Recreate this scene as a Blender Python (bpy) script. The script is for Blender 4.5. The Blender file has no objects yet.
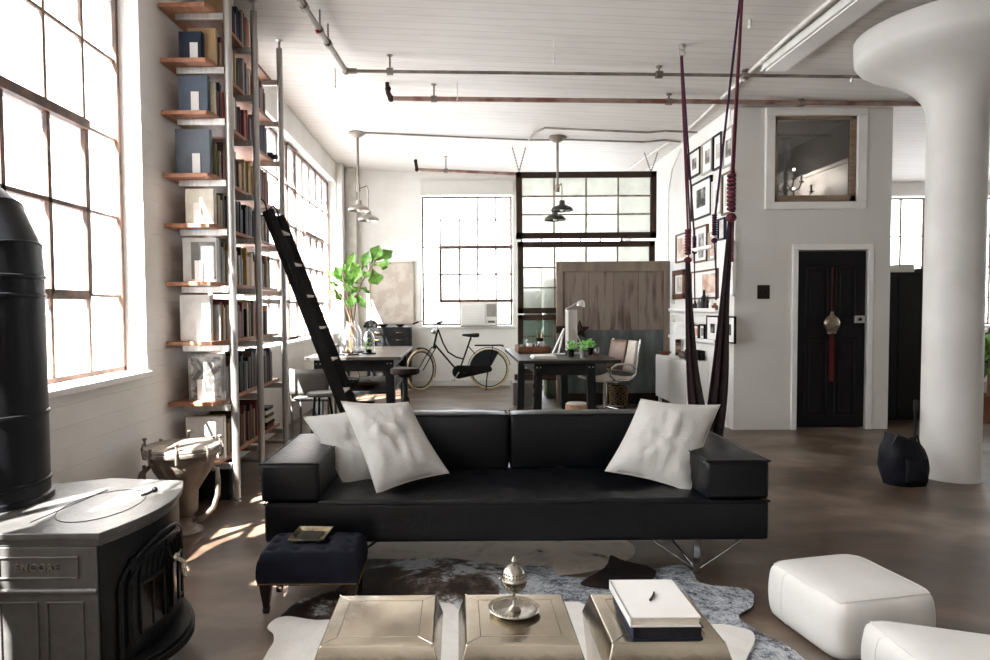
SKY, SUNE, EXPO = 5.0, 120.0, .68
import bpy, bmesh, math, random
from mathutils import Vector, Matrix, Euler, noise
random.seed(7)
PI = math.pi
V = Vector
SC = bpy.context.scene
COL = SC.collection

# ------------------------------------------------------------------ camera
FPX, CX, CY, PITCH, ROLL, HC = 650.0, 458.0, 333.0, math.radians(2.2), math.radians(0.4), 1.38
CAMROT = Matrix.Rotation(PI/2-PITCH, 3, 'X') @ Matrix.Rotation(-ROLL, 3, 'Z')
cam_data = bpy.data.cameras.new('camera')
cam = bpy.data.objects.new('camera', cam_data); COL.objects.link(cam)
cam.matrix_world = Matrix.Translation((0, 0, HC)) @ CAMROT.to_4x4()
cam_data.sensor_width = 36; cam_data.lens = FPX/990*36
cam_data.shift_x = 37/990; cam_data.shift_y = 3/990
cam_data.clip_start = .05; cam_data.clip_end = 200
SC.camera = cam

def at(px, py, X=None, Y=None, Z=None):
    """point of the place seen at a spot of the photograph, on a plane of known X, Y or Z"""
    d = CAMROT @ V(((px-CX)/FPX, -(py-CY)/FPX, -1))
    if X is not None: t = X/d.x
    elif Y is not None: t = Y/d.y
    else: t = (Z-HC)/d.z
    return V((0, 0, HC)) + d*t

def ceil_z(x):
    return 3.84-.05*(min(max(x, -2), 4.2)+2)

# ------------------------------------------------------------------ mesh builder
class MB:
    def __init__(s): s.bm = bmesh.new()
    def face(s, pts):
        vs = [s.bm.verts.new(p) for p in pts]
        return s.bm.faces.new(vs)
    def box(s, x0, x1, y0, y1, z0, z1, M=None):
        ps = [(x, y, z) for z in (z0, z1) for x, y in ((x0, y0), (x1, y0), (x1, y1), (x0, y1))]
        vs = [s.bm.verts.new(M @ V(p) if M else p) for p in ps]
        for f in ((3, 2, 1, 0), (4, 5, 6, 7), (0, 1, 5, 4), (1, 2, 6, 5), (2, 3, 7, 6), (3, 0, 4, 7)):
            s.bm.faces.new([vs[i] for i in f])
        return s
    def cbox(s, c, size, rot=(0, 0, 0)):
        M = Matrix.Translation(c) @ Euler(rot).to_matrix().to_4x4()
        a, b, d = [q/2 for q in size]
        return s.box(-a, a, -b, b, -d, d, M)
    def rings(s, rings, cap0=True, cap1=True, closed=False):
        R = [[s.bm.verts.new(p) for p in r] for r in rings]
        n = len(R[0])
        pairs = list(zip(R, R[1:])) + ([(R[-1], R[0])] if closed else [])
        for a, b in pairs:
            for i in range(n):
                s.bm.faces.new((a[i], a[(i+1) % n], b[(i+1) % n], b[i]))
        if not closed:
            if cap0: s.bm.faces.new(R[0][::-1])
            if cap1: s.bm.faces.new(R[-1])
        return s
    def cyl(s, p0, p1, r0, r1=None, seg=12):
        r1 = r0 if r1 is None else r1
        return s.tube([p0, p1], [r0, r1], seg)
    def tube(s, pts, r, seg=8, closed=False, flat=1.0, up=None):
        pts = [V(p) for p in pts]; n = len(pts)
        rr = r if isinstance(r, (list, tuple)) else [r]*n
        out = []; prev = None
        for i, p in enumerate(pts):
            if closed: t = pts[(i+1) % n]-pts[i-1]
            elif i == 0: t = pts[1]-pts[0]
            elif i == n-1: t = pts[-1]-pts[-2]
            else: t = (pts[i+1]-p).normalized()+(p-pts[i-1]).normalized()
            if t.length < 1e-9: t = V((0, 0, 1))
            t.normalize()
            ref = V(up) if up else (prev if prev else (V((0, 0, 1)) if abs(t.z) < .9 else V((1, 0, 0))))
            a = ref-t*ref.dot(t)
            if a.length < 1e-6: a = t.orthogonal()
            a.normalize(); b = t.cross(a); prev = a
            out.append([p+(a*math.cos(2*PI*k/seg)*flat+b*math.sin(2*PI*k/seg))*rr[i] for k in range(seg)])
        return s.rings(out, closed=closed)
    def lathe(s, prof, c=(0, 0, 0), seg=24, M=None, sy=1.0):
        c = V(c); out = []
        for r, z in prof:
            ring = [V((max(r, 1e-4)*math.cos(2*PI*k/seg), sy*max(r, 1e-4)*math.sin(2*PI*k/seg), z)) for k in range(seg)]
            out.append([(M @ p if M else p)+c for p in ring])
        return s.rings(out)
    def prism(s, pts, a0, a1, ax='z'):
        def P(p, a):
            return {'z': (p[0], p[1], a), 'y': (p[0], a, p[1]), 'x': (a, p[0], p[1])}[ax]
        A = [s.bm.verts.new(P(p, a0)) for p in pts]; B = [s.bm.verts.new(P(p, a1)) for p in pts]
        n = len(pts)
        s.bm.faces.new(A[::-1]); s.bm.faces.new(B)
        for i in range(n): s.bm.faces.new((A[i], A[(i+1) % n], B[(i+1) % n], B[i]))
        return s
    def ball(s, c, r, seg=14, sz=(1, 1, 1)):
        prof = [(r*math.sin(PI*i/8), -r*math.cos(PI*i/8)) for i in range(9)]
        return s.lathe(prof, c, seg, Matrix.Diagonal(sz))
    def grid(s, fn, nu, nv, mat=0):
        vs = [[s.bm.verts.new(fn(i/nu, j/nv)) for j in range(nv+1)] for i in range(nu+1)]
        for i in range(nu):
            for j in range(nv):
                f = s.bm.faces.new((vs[i][j], vs[i+1][j], vs[i+1][j+1], vs[i][j+1])); f.material_index = mat
        return s
    def mark(s, m):
        for f in s.bm.faces:
            if not f.tag: f.material_index = m; f.tag = True
        return s

WORLD0 = {}
def wloc(o): return WORLD0.get(o.name, V((0, 0, 0)))

def part(name, mb, mat, parent=None, smooth=None, bevel=0, seg=2, sub=0, solid=0, weld=0, local=False):
    """one mesh object; vertices are given in world coordinates and moved to the parent's origin (unless local)"""
    bm = mb.bm
    if weld: bmesh.ops.remove_doubles(bm, verts=bm.verts, dist=weld)
    bmesh.ops.recalc_face_normals(bm, faces=bm.faces)
    if parent is None:
        xs = [v.co.copy() for v in bm.verts]
        lo = V([min(p[i] for p in xs) for i in range(3)]); hi = V([max(p[i] for p in xs) for i in range(3)])
        o0 = V(((lo.x+hi.x)/2, (lo.y+hi.y)/2, lo.z))
    else:
        o0 = V((0, 0, 0)) if local else wloc(parent)
    if o0.length: bmesh.ops.translate(bm, verts=bm.verts, vec=-o0)
    me = bpy.data.meshes.new(name); bm.to_mesh(me); bm.free()
    for m in (mat if isinstance(mat, (list, tuple)) else [mat]): me.materials.append(m)
    if smooth is not None:
        me.shade_smooth()
        if smooth < 180: me.set_sharp_from_angle(angle=math.radians(smooth))
    o = bpy.data.objects.new(name, me); COL.objects.link(o)
    if parent is None: o.location = o0
    else: o.parent = parent
    WORLD0[o.name] = o0
    if bevel:
        b = o.modifiers.new('bevel', 'BEVEL'); b.width = bevel; b.segments = seg; b.limit_method = 'ANGLE'; b.angle_limit = math.radians(35)
        if smooth is None:
            me.shade_smooth(); b.harden_normals = True
    if sub:
        q = o.modifiers.new('sub', 'SUBSURF'); q.levels = sub; q.render_levels = sub
    if solid:
        q = o.modifiers.new('solid', 'SOLIDIFY'); q.thickness = solid; q.offset = 0
    return o

def tag(o, label, cat, group=None):
    o['label'] = label; o['category'] = cat
    if group: o['group'] = group
    return o
def thing(name, label, cat, loc=(0, 0, 0), group=None, rz=0, rot=None):
    o = bpy.data.objects.new(name, None); COL.objects.link(o)
    o.location = loc; o.empty_display_size = .05
    o.rotation_euler = rot if rot else (0, 0, rz)
    WORLD0[o.name] = V(loc)
    return tag(o, label, cat, group)
def structure(name, mb=None, mat=None, loc=(0, 0, 0), **k):
    if mb is None:
        o = bpy.data.objects.new(name, None); COL.objects.link(o); o.location = loc; WORLD0[o.name] = V(loc)
    else: o = part(name, mb, mat, None, **k)
    o['kind'] = 'structure'
    return o
def solo(name, mb, mat, label, cat, group=None, **k):
    return tag(part(name, mb, mat, None, **k), label, cat, group)
def copy_tree(o, parent=None):
    c = o.copy(); COL.objects.link(c)
    if parent: c.parent = parent
    for ch in list(o.children): copy_tree(ch, c)
    return c

# ------------------------------------------------------------------ materials
def newmat(name):
    m = bpy.data.materials.new(name); m.use_nodes = True
    nt = m.node_tree; return m, nt, nt.nodes['Principled BSDF']
def N(nt, t, **k):
    n = nt.nodes.new(t)
    for a, b in k.items(): setattr(n, a, b)
    return n
def hexc(h):
    h = h.lstrip('#'); c = [int(h[i:i+2], 16)/255 for i in (0, 2, 4)]
    return tuple(((x/12.92) if x <= .04045 else ((x+.055)/1.055)**2.4) for x in c)+(1,)
def C4(c): return hexc(c) if isinstance(c, str) else (tuple(c)+(1,))[:4]
def mat(name, c, rough=.5, metal=0, c2=None, scale=6, detail=4, lo=.35, hi=.65, bump=0, bscale=None, stretch=(1, 1, 1), spec=None, coat=0, rvar=0, dist=0):
    m, nt, p = newmat(name)
    p.inputs['Base Color'].default_value = C4(c); p.inputs['Roughness'].default_value = rough; p.inputs['Metallic'].default_value = metal
    if spec is None and metal < .2 and sum(C4(c)[:3])/3 < .035: spec = .2
    if spec is not None: p.inputs['Specular IOR Level'].default_value = spec
    if coat: p.inputs['Coat Weight'].default_value = coat; p.inputs['Coat Roughness'].default_value = .15
    tc = N(nt, 'ShaderNodeTexCoord'); mp = N(nt, 'ShaderNodeMapping'); mp.inputs['Scale'].default_value = stretch
    nt.links.new(tc.outputs['Object'], mp.inputs[0])
    if c2 is None:
        cc = C4(c); c2 = tuple(x*.86 for x in cc[:3])
    nz = N(nt, 'ShaderNodeTexNoise'); nz.inputs['Scale'].default_value = scale; nz.inputs['Detail'].default_value = detail; nz.inputs['Distortion'].default_value = dist
    nt.links.new(mp.outputs[0], nz.inputs['Vector'])
    cr = N(nt, 'ShaderNodeValToRGB'); cr.color_ramp.elements[0].position = lo; cr.color_ramp.elements[1].position = hi
    cr.color_ramp.elements[0].color = C4(c); cr.color_ramp.elements[1].color = C4(c2)
    nt.links.new(nz.outputs['Fac'], cr.inputs[0]); nt.links.new(cr.outputs[0], p.inputs['Base Color'])
    if rvar:
        mr = N(nt, 'ShaderNodeMapRange'); mr.inputs['To Min'].default_value = max(0, rough-rvar); mr.inputs['To Max'].default_value = rough+rvar
        nt.links.new(nz.outputs['Fac'], mr.inputs[0]); nt.links.new(mr.outputs[0], p.inputs['Roughness'])
    if bump:
        n2 = N(nt, 'ShaderNodeTexNoise'); n2.inputs['Scale'].default_value = bscale or scale*3; n2.inputs['Detail'].default_value = 5
        nt.links.new(mp.outputs[0], n2.inputs['Vector'])
        b = N(nt, 'ShaderNodeBump'); b.inputs['Strength'].default_value = bump; b.inputs['Distance'].default_value = .01
        nt.links.new(n2.outputs['Fac'], b.inputs['Height']); nt.links.new(b.outputs[0], p.inputs['Normal'])
    return m
def emis(name, c, s):
    m, nt, p = newmat(name); p.inputs['Emission Color'].default_value = C4(c); p.inputs['Emission Strength'].default_value = s
    p.inputs['Base Color'].default_value = C4(c); return m
def pane_mat(name, tint=(1, 1, 1), haze=.1, gloss=.06, grime=0.0):
    m = bpy.data.materials.new(name); m.use_nodes = True; nt = m.node_tree; nt.nodes.clear()
    out = N(nt, 'ShaderNodeOutputMaterial'); tr = N(nt, 'ShaderNodeBsdfTransparent'); tr.inputs[0].default_value = C4(tint)
    tl = N(nt, 'ShaderNodeBsdfTranslucent'); tl.inputs[0].default_value = C4(tint)
    gl = N(nt, 'ShaderNodeBsdfGlossy'); gl.inputs['Roughness'].default_value = .03
    m1 = N(nt, 'ShaderNodeMixShader'); m1.inputs[0].default_value = haze
    nt.links.new(tr.outputs[0], m1.inputs[1]); nt.links.new(tl.outputs[0], m1.inputs[2])
    if grime:
        tc = N(nt, 'ShaderNodeTexCoord'); nz = N(nt, 'ShaderNodeTexNoise'); nz.inputs['Scale'].default_value = 3
        mr = N(nt, 'ShaderNodeMapRange'); mr.inputs[1].default_value = .4; mr.inputs[2].default_value = .7
        mr.inputs['To Min'].default_value = haze; mr.inputs['To Max'].default_value = haze+grime
        nt.links.new(tc.outputs['Object'], nz.inputs['Vector']); nt.links.new(nz.outputs['Fac'], mr.inputs[0]); nt.links.new(mr.outputs[0], m1.inputs[0])
    m2 = N(nt, 'ShaderNodeMixShader')
    fr = N(nt, 'ShaderNodeFresnel'); fr.inputs[0].default_value = 1.45
    ma = N(nt, 'ShaderNodeMath', operation='MULTIPLY'); ma.inputs[1].default_value = gloss*10
    nt.links.new(fr.outputs[0], ma.inputs[0]); nt.links.new(ma.outputs[0], m2.inputs[0])
    nt.links.new(m1.outputs[0], m2.inputs[1]); nt.links.new(gl.outputs[0], m2.inputs[2]); nt.links.new(m2.outputs[0], out.inputs[0])
    return m

def boards_mat(name, base, dark, width, axis='Y', gap=.06, rough=.6, worn=.25):
    """painted boards with thin dark joints"""
    m, nt, p = newmat(name); p.inputs['Roughness'].default_value = rough
    tc = N(nt, 'ShaderNodeTexCoord'); sx = N(nt, 'ShaderNodeSeparateXYZ'); nt.links.new(tc.outputs['Object'], sx.inputs[0])
    dv = N(nt, 'ShaderNodeMath', operation='DIVIDE'); dv.inputs[1].default_value = width; nt.links.new(sx.outputs[axis], dv.inputs[0])
    fr = N(nt, 'ShaderNodeMath', operation='FRACT'); nt.links.new(dv.outputs[0], fr.inputs[0])
    lt = N(nt, 'ShaderNodeMath', operation='LESS_THAN'); lt.inputs[1].default_value = gap; nt.links.new(fr.outputs[0], lt.inputs[0])
    fl = N(nt, 'ShaderNodeMath', operation='FLOOR'); nt.links.new(dv.outputs[0], fl.inputs[0])
    wn = N(nt, 'ShaderNodeTexWhiteNoise', noise_dimensions='1D'); nt.links.new(fl.outputs[0], wn.inputs['W'])
    nz = N(nt, 'ShaderNodeTexNoise'); nz.inputs['Scale'].default_value = 2.2; nz.inputs['Detail'].default_value = 7
    mp = N(nt, 'ShaderNodeMapping'); mp.inputs['Scale'].default_value = (1, 5, 1) if axis == 'Y' else (5, 1, .6)
    nt.links.new(tc.outputs['Object'], mp.inputs[0]); nt.links.new(mp.outputs[0], nz.inputs['Vector'])
    ad = N(nt, 'ShaderNodeMath', operation='MULTIPLY'); ad.inputs[1].default_value = worn*.5; nt.links.new(wn.outputs['Value'], ad.inputs[0])
    cr = N(nt, 'ShaderNodeValToRGB'); cr.color_ramp.elements[0].position = .36; cr.color_ramp.elements[1].position = .5
    cr.color_ramp.elements[0].color = (worn, worn, worn, 1); cr.color_ramp.elements[1].color = (0, 0, 0, 1)
    nt.links.new(nz.outputs['Fac'], cr.inputs[0])
    a2 = N(nt, 'ShaderNodeMath', operation='ADD', use_clamp=True); nt.links.new(ad.outputs[0], a2.inputs[0]); nt.links.new(cr.outputs[0], a2.inputs[1])
    ml = N(nt, 'ShaderNodeMath', operation='MULTIPLY'); ml.inputs[1].default_value = .55; nt.links.new(lt.outputs[0], ml.inputs[0])
    mx = N(nt, 'ShaderNodeMath', operation='MAXIMUM'); nt.links.new(a2.outputs[0], mx.inputs[0]); nt.links.new(ml.outputs[0], mx.inputs[1])
    mix = N(nt, 'ShaderNodeMix', data_type='RGBA'); mix.inputs['A'].default_value = C4(base); mix.inputs['B'].default_value = C4(dark)
    nt.links.new(mx.outputs[0], mix.inputs['Factor']); nt.links.new(mix.outputs['Result'], p.inputs['Base Color'])
    b = N(nt, 'ShaderNodeBump'); b.inputs['Strength'].default_value = .5; b.inputs['Distance'].default_value = .01; b.invert = True
    nt.links.new(mx.outputs[0], b.inputs['Height']); nt.links.new(b.outputs[0], p.inputs['Normal'])
    return m

def brick_mat(name, c, bump=.5):
    m, nt, p = newmat(name); p.inputs['Roughness'].default_value = .65
    tc = N(nt, 'ShaderNodeTexCoord'); mp = N(nt, 'ShaderNodeMapping'); mp.inputs['Rotation'].default_value = (PI/2, 0, PI/2)
    nt.links.new(tc.outputs['Object'], mp.inputs[0])
    br = N(nt, 'ShaderNodeTexBrick'); br.inputs['Scale'].default_value = 4.5; br.inputs['Mortar Size'].default_value = .012; br.inputs['Mortar Smooth'].default_value = .6
    nt.links.new(mp.outputs[0], br.inputs['Vector'])
    nz = N(nt, 'ShaderNodeTexNoise'); nz.inputs['Scale'].default_value = 1.7; nz.inputs['Detail'].default_value = 8
    nt.links.new(tc.outputs['Object'], nz.inputs['Vector'])
    cr = N(nt, 'ShaderNodeValToRGB'); cr.color_ramp.elements[0].position = .38; cr.color_ramp.elements[1].position = .52
    a = C4(c); cr.color_ramp.elements[0].color = (a[0]*.93, a[1]*.92, a[2]*.9, 1); cr.color_ramp.elements[1].color = a
    nt.links.new(nz.outputs['Fac'], cr.inputs[0]); nt.links.new(cr.outputs[0], p.inputs['Base Color'])
    ad = N(nt, 'ShaderNodeMath', operation='MULTIPLY_ADD'); ad.inputs[1].default_value = -1; nt.links.new(br.outputs['Fac'], ad.inputs[0]); nt.links.new(nz.outputs['Fac'], ad.inputs[2])
    b = N(nt, 'ShaderNodeBump'); b.inputs['Strength'].default_value = bump; b.inputs['Distance'].default_value = .006
    nt.links.new(ad.outputs[0], b.inputs['Height']); nt.links.new(b.outputs[0], p.inputs['Normal'])
    return m

def floor_mat():
    m, nt, p = newmat('stained_concrete')
    tc = N(nt, 'ShaderNodeTexCoord')
    def nz(s, d, st=(1, 1, 1), dist=0):
        mp = N(nt, 'ShaderNodeMapping'); mp.inputs['Scale'].default_value = st; nt.links.new(tc.outputs['Object'], mp.inputs[0])
        n = N(nt, 'ShaderNodeTexNoise'); n.inputs['Scale'].default_value = s; n.inputs['Detail'].default_value = d; n.inputs['Distortion'].default_value = dist
        nt.links.new(mp.outputs[0], n.inputs['Vector']); return n
    n1 = nz(.9, 8, (1, 1.6, 1), 1.0); n2 = nz(5, 9, (.6, 1, 1)); n3 = nz(1.6, 3)
    r1 = N(nt, 'ShaderNodeValToRGB'); e = r1.color_ramp.elements
    e[0].position = .3; e[0].color = C4('#43362c'); e[1].position = .7; e[1].color = C4('#857b71')
    x = e.new(.46); x.color = C4('#5a4a3d'); x = e.new(.56); x.color = C4('#6e5e50')
    nt.links.new(n1.outputs['Fac'], r1.inputs[0])
    r2 = N(nt, 'ShaderNodeValToRGB'); r2.color_ramp.elements[0].position = .35; r2.color_ramp.elements[1].position = .7
    r2.color_ramp.elements[0].color = (.55, .52, .5, 1); r2.color_ramp.elements[1].color = (1.15, 1.13, 1.1, 1)
    nt.links.new(n2.outputs['Fac'], r2.inputs[0])
    mx = N(nt, 'ShaderNodeMix', data_type='RGBA', blend_type='MULTIPLY'); mx.inputs['Factor'].default_value = 1
    nt.links.new(r1.outputs[0], mx.inputs['A']); nt.links.new(r2.outputs[0], mx.inputs['B'])
    nt.links.new(mx.outputs['Result'], p.inputs['Base Color'])
    mr = N(nt, 'ShaderNodeMapRange'); mr.inputs['To Min'].default_value = .27; mr.inputs['To Max'].default_value = .52
    nt.links.new(n3.outputs['Fac'], mr.inputs[0]); nt.links.new(mr.outputs[0], p.inputs['Roughness'])
    b = N(nt, 'ShaderNodeBump'); b.inputs['Strength'].default_value = .12; b.inputs['Distance'].default_value = .01
    nt.links.new(n2.outputs['Fac'], b.inputs['Height']); nt.links.new(b.outputs[0], p.inputs['Normal'])
    return m

def hide_mat(name, cols, scale, pos, seed=0, fine=.25, dist=1.5):
    """cowhide: patches of hair colour from warped noise, with hair streaks"""
    m, nt, p = newmat(name); p.inputs['Roughness'].default_value = .75; p.inputs['Specular IOR Level'].default_value = .25
    tc = N(nt, 'ShaderNodeTexCoord'); mp = N(nt, 'ShaderNodeMapping'); mp.inputs['Location'].default_value = (seed, seed*1.7, 0)
    nt.links.new(tc.outputs['Object'], mp.inputs[0])
    n = N(nt, 'ShaderNodeTexNoise'); n.inputs['Scale'].default_value = scale; n.inputs['Detail'].default_value = 9; n.inputs['Roughness'].default_value = .55+fine*.6; n.inputs['Distortion'].default_value = dist
    nt.links.new(mp.outputs[0], n.inputs['Vector'])
    r = N(nt, 'ShaderNodeValToRGB'); e = r.color_ramp.elements
    e[0].position = pos[0]; e[0].color = C4(cols[0]); e[1].position = pos[-1]; e[1].color = C4(cols[-1])
    for q, c in zip(pos[1:-1], cols[1:-1]): x = e.new(q); x.color = C4(c)
    nt.links.new(n.outputs['Fac'], r.inputs[0]); nt.links.new(r.outputs[0], p.inputs['Base Color'])
    n2 = N(nt, 'ShaderNodeTexNoise'); n2.inputs['Scale'].default_value = 90; m2 = N(nt, 'ShaderNodeMapping'); m2.inputs['Scale'].default_value = (1, .25, 1)
    nt.links.new(tc.outputs['Object'], m2.inputs[0]); nt.links.new(m2.outputs[0], n2.inputs['Vector'])
    b = N(nt, 'ShaderNodeBump'); b.inputs['Strength'].default_value = .4; b.inputs['Distance'].default_value = .005
    nt.links.new(n2.outputs['Fac'], b.inputs['Height']); nt.links.new(b.outputs[0], p.inputs['Normal'])
    return m

M = {}
M['wall'] = mat('painted_wall', '#e6e4e0', .6, c2='#dcd9d4', scale=1.5, bump=.15, bscale=25)
M['brick'] = brick_mat('painted_brick', '#e6e3de')
M['wall_grey'] = mat('painted_board_wall', '#d6d4cf', .5, c2='#cfccc6', scale=1.2, bump=.06, bscale=30)
M['ceiling'] = boards_mat('painted_ceiling_boards', '#d2cdc8', '#9b8f86', .13, worn=.12)
M['floor'] = floor_mat()
M['column'] = mat('plastered_column', '#cbc8c4', .6, c2='#bfbcb7', scale=2.2, bump=.35, bscale=6)
M['trim'] = mat('white_gloss_paint', '#e9e7e3', .35, c2='#e2dfda', scale=4)
M['sash'] = mat('rusty_brown_steel', '#463630', .6, c2='#6b4a38', scale=14, bump=.3)
M['sash_pale'] = mat('pale_weathered_steel', '#8d7667', .65, c2='#5a4336', scale=10, bump=.3)
M['pane'] = pane_mat('window_glass', (1, 1, 1), .06, .05, .22)
M['frost'] = pane_mat('milky_wired_glass', (.80, .81, .76), .55, .05, .2)
M['greenglass'] = pane_mat('green_wired_glass', (.52, .60, .54), .45, .05, .2)
M['clear'] = pane_mat('clear_glass', (.98, 1, .99), .04, .1)
M['black'] = mat('black_paint', '#0e0d0c', .5, c2='#141312', scale=8)
M['blackmetal'] = mat('black_metal', '#100f0f', .42, .1, c2='#1b1918', scale=10, bump=.1)
M['darkframe'] = mat('dark_brown_steel_frame', '#2c211b', .5, c2='#3b2a20', scale=9, bump=.2)
M['leather'] = mat('black_leather', '#050609', .36, c2='#080a0e', scale=5, bump=.22, bscale=38, rvar=.06, spec=.3)
M['stitch'] = mat('black_leather_seam', '#101217', .4, c2='#15171d', scale=20)
M['cushion'] = mat('pale_suede', '#b7b5b1', .85, c2='#aeaca7', scale=7, bump=.25, bscale=60)
M['pouf'] = mat('white_leather', '#dddbd7', .5, c2='#d5d2cd', scale=4, bump=.12, bscale=45)
M['chrome'] = mat('chrome', '#c9c9c9', .12, 1, c2='#bdbdbd', scale=5)
M['alu'] = mat('brushed_aluminium', '#c4c1bd', .32, .9, c2='#b1aeaa', scale=8, stretch=(8, 8, .4))
M['steelpost'] = mat('satin_steel_post', '#b3b0ac', .35, .75, c2='#a19d99', scale=8, stretch=(8, 8, .4))
M['pipe'] = mat('painted_steel_pipe', '#8d857c', .45, .4, c2='#6f655c', scale=7, bump=.15)
M['pipe_red'] = mat('red_primed_pipe', '#9c8277', .5, .3, c2='#7a5145', scale=3.5, bump=.15, lo=.45, hi=.6)
M['pipe_white'] = mat('white_painted_conduit', '#d8d5cf', .5, c2='#c4bfb8', scale=7)
M['iron'] = mat('grey_enamelled_cast_iron', '#5d5b59', .36, .3, c2='#51504e', scale=20, bump=.12, bscale=70)
M['iron_black'] = mat('black_cast_iron', '#0b0c0d', .42, .1, c2='#131415', scale=16, bump=.12, bscale=60)
M['stovepipe'] = mat('black_sheet_steel_flue', '#101113', .42, .1, c2='#17181b', scale=3, stretch=(1, 1, .3))
M['cast'] = mat('weathered_brown_cast_metal', '#6e6258', .5, .35, c2='#85796e', scale=7, bump=.25, bscale=40)
M['castrim'] = mat('worn_pale_metal_rim', '#a29a91', .4, .6, c2='#847a70', scale=12, bump=.2)
M['shelf'] = mat('oiled_wood_shelf', '#a9765a', .5, c2='#8c5d43', scale=4, stretch=(6, 1, 6), bump=.15)
M['silverclad'] = mat('hammered_white_metal', '#d0c6b4', .2, .95, c2='#b0a797', scale=5, bump=.18, bscale=14, rvar=.05)
M['silver'] = mat('tarnished_silver', '#b8b1a5', .24, .95, c2='#8f887c', scale=22, bump=.25, bscale=90)
M['navyfabric'] = mat('navy_cloth', '#10111b', .9, c2='#161824', scale=18, bump=.2, bscale=140)
M['darkwood'] = mat('dark_brown_wood', '#1f1612', .4, c2='#2b1f18', scale=7, stretch=(1, 1, .2))
M['brass'] = mat('aged_brass', '#b08d52', .35, .9, c2='#8b6b38', scale=30)
M['benchtop'] = mat('worn_black_worktop', '#3b3734', .3, c2='#57504a', scale=3, bump=.1, stretch=(3, 1, 1))
M['desktop'] = mat('dark_oiled_desktop', '#181513', .4, c2='#2b2622', scale=3, bump=.1, stretch=(3, 1, 1), spec=.3)
M['benchsteel'] = mat('black_green_machine_paint', '#17181a', .45, .1, c2='#212222', scale=9, bump=.15)
M['barn'] = boards_mat('weathered_barn_boards', '#786c62', '#43342a', .352, axis='X', gap=.035, rough=.8, worn=.7)
M['barnrail'] = mat('weathered_brown_rail', '#65584c', .8, c2='#7d7064', scale=5, stretch=(1, 1, .3), bump=.4)
M['zinc'] = mat('dark_green_zinc_sheet', '#323735', .45, .3, c2='#5c6361', scale=3, stretch=(2, 1, .6), bump=.2, lo=.3, hi=.7)
M['maroon_rope'] = mat('maroon_rope', '#5a1428', .8, c2='#431020', scale=60)
M['maroon_cloth'] = mat('dark_maroon_hammock_cloth', '#2a1c1e', .85, c2='#1d1315', scale=12, stretch=(6, 6, .5), bump=.3)
M['purple'] = mat('purple_strap', '#3c1a38', .8, c2='#2c1228', scale=40)
M['doorblack'] = mat('black_door_paint', '#0e0c0e', .45, c2='#121012', scale=4, bump=.05)
M['pewter'] = mat('pewter', '#a09684', .3, .9, c2='#84796a', scale=12)
M['redtassel'] = mat('dark_red_cord', '#4a1412', .8, c2='#350e0d', scale=60, stretch=(8, 8, .2))
M['leaf'] = mat('fig_leaf', '#4c8a2c', .4, c2='#7fb04c', scale=3, bump=.2, bscale=20)
M['herb'] = mat('herb_leaf', '#4f9a33', .5, c2='#77b84d', scale=20)
M['stem'] = mat('woody_stem', '#8b6b4c', .7, c2='#6d5138', scale=20)
M['white'] = mat('white_lacquer', '#eceae7', .4, c2='#e5e2de', scale=3)
M['offwhite'] = mat('offwhite_plastic', '#dedad4', .45, c2='#d5d1ca', scale=4)
M['grey'] = mat('mid_grey_paint', '#6b6964', .5, c2='#5d5b57', scale=6, bump=.1)
M['paper'] = mat('book_pages', '#e4ddd0', .8, c2='#cfc6b6', scale=60, stretch=(1, 1, 12))
M['black_rubber'] = mat('black_rubber', '#121212', .6, c2='#191919', scale=20)
M['greencab'] = mat('grey_green_cabinet_paint', '#8d9b88', .6, c2='#7f8d7c', scale=3)
M['cream_tyre'] = mat('cream_tyre', '#c9b690', .6, c2='#b9a480', scale=20)
M['bikeblack'] = mat('glossy_black_enamel', '#0f0f10', .25, c2='#151516', scale=10)
M['darkcloth'] = mat('black_nylon', '#0c0d12', .55, c2='#14161f', scale=14, bump=.4, bscale=22)
M['woodtray'] = mat('brown_wood_tray', '#6d4327', .5, c2='#573319', scale=8, stretch=(1, 6, 1))
M['log'] = mat('pale_log_wood', '#b98f72', .8, c2='#8d6a52', scale=9, bump=.5)
M['rust'] = mat('rusty_brown_iron', '#1d1310', .7, c2='#2e1c14', scale=18, bump=.4)
M['brownleather'] = mat('brown_chair_leather', '#5d4637', .5, c2='#705543', scale=8, bump=.2)
M['palepoly'] = mat('pale_fabric', '#cdc4ba', .8, c2='#c0b6ab', scale=20)
M['flueor'] = mat('white_metal_fixture', '#dbdad6', .45, c2='#d2d0cb', scale=4)
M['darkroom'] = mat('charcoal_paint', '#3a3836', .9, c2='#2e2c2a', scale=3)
M['blue_navy'] = mat('navy_book_cloth', '#1b2340', .5, c2='#151b33', scale=30)
# ================================================================== SETTING
# floor
structure('floor', MB().box(-2.4, 10.4, -4.3, 12.1, -.12, 0), M['floor'])
# ceiling: falls gently towards the right, then level
cb = MB(); cz = lambda x: ceil_z(x)
cb.prism([(-2.4, cz(-2.4)), (4.2, cz(4.2)), (10.4, cz(10)), (10.4, 4.1), (-2.4, 4.1)], -4.3, 12.1, 'y')
structure('ceiling', cb, M['ceiling'])

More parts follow.
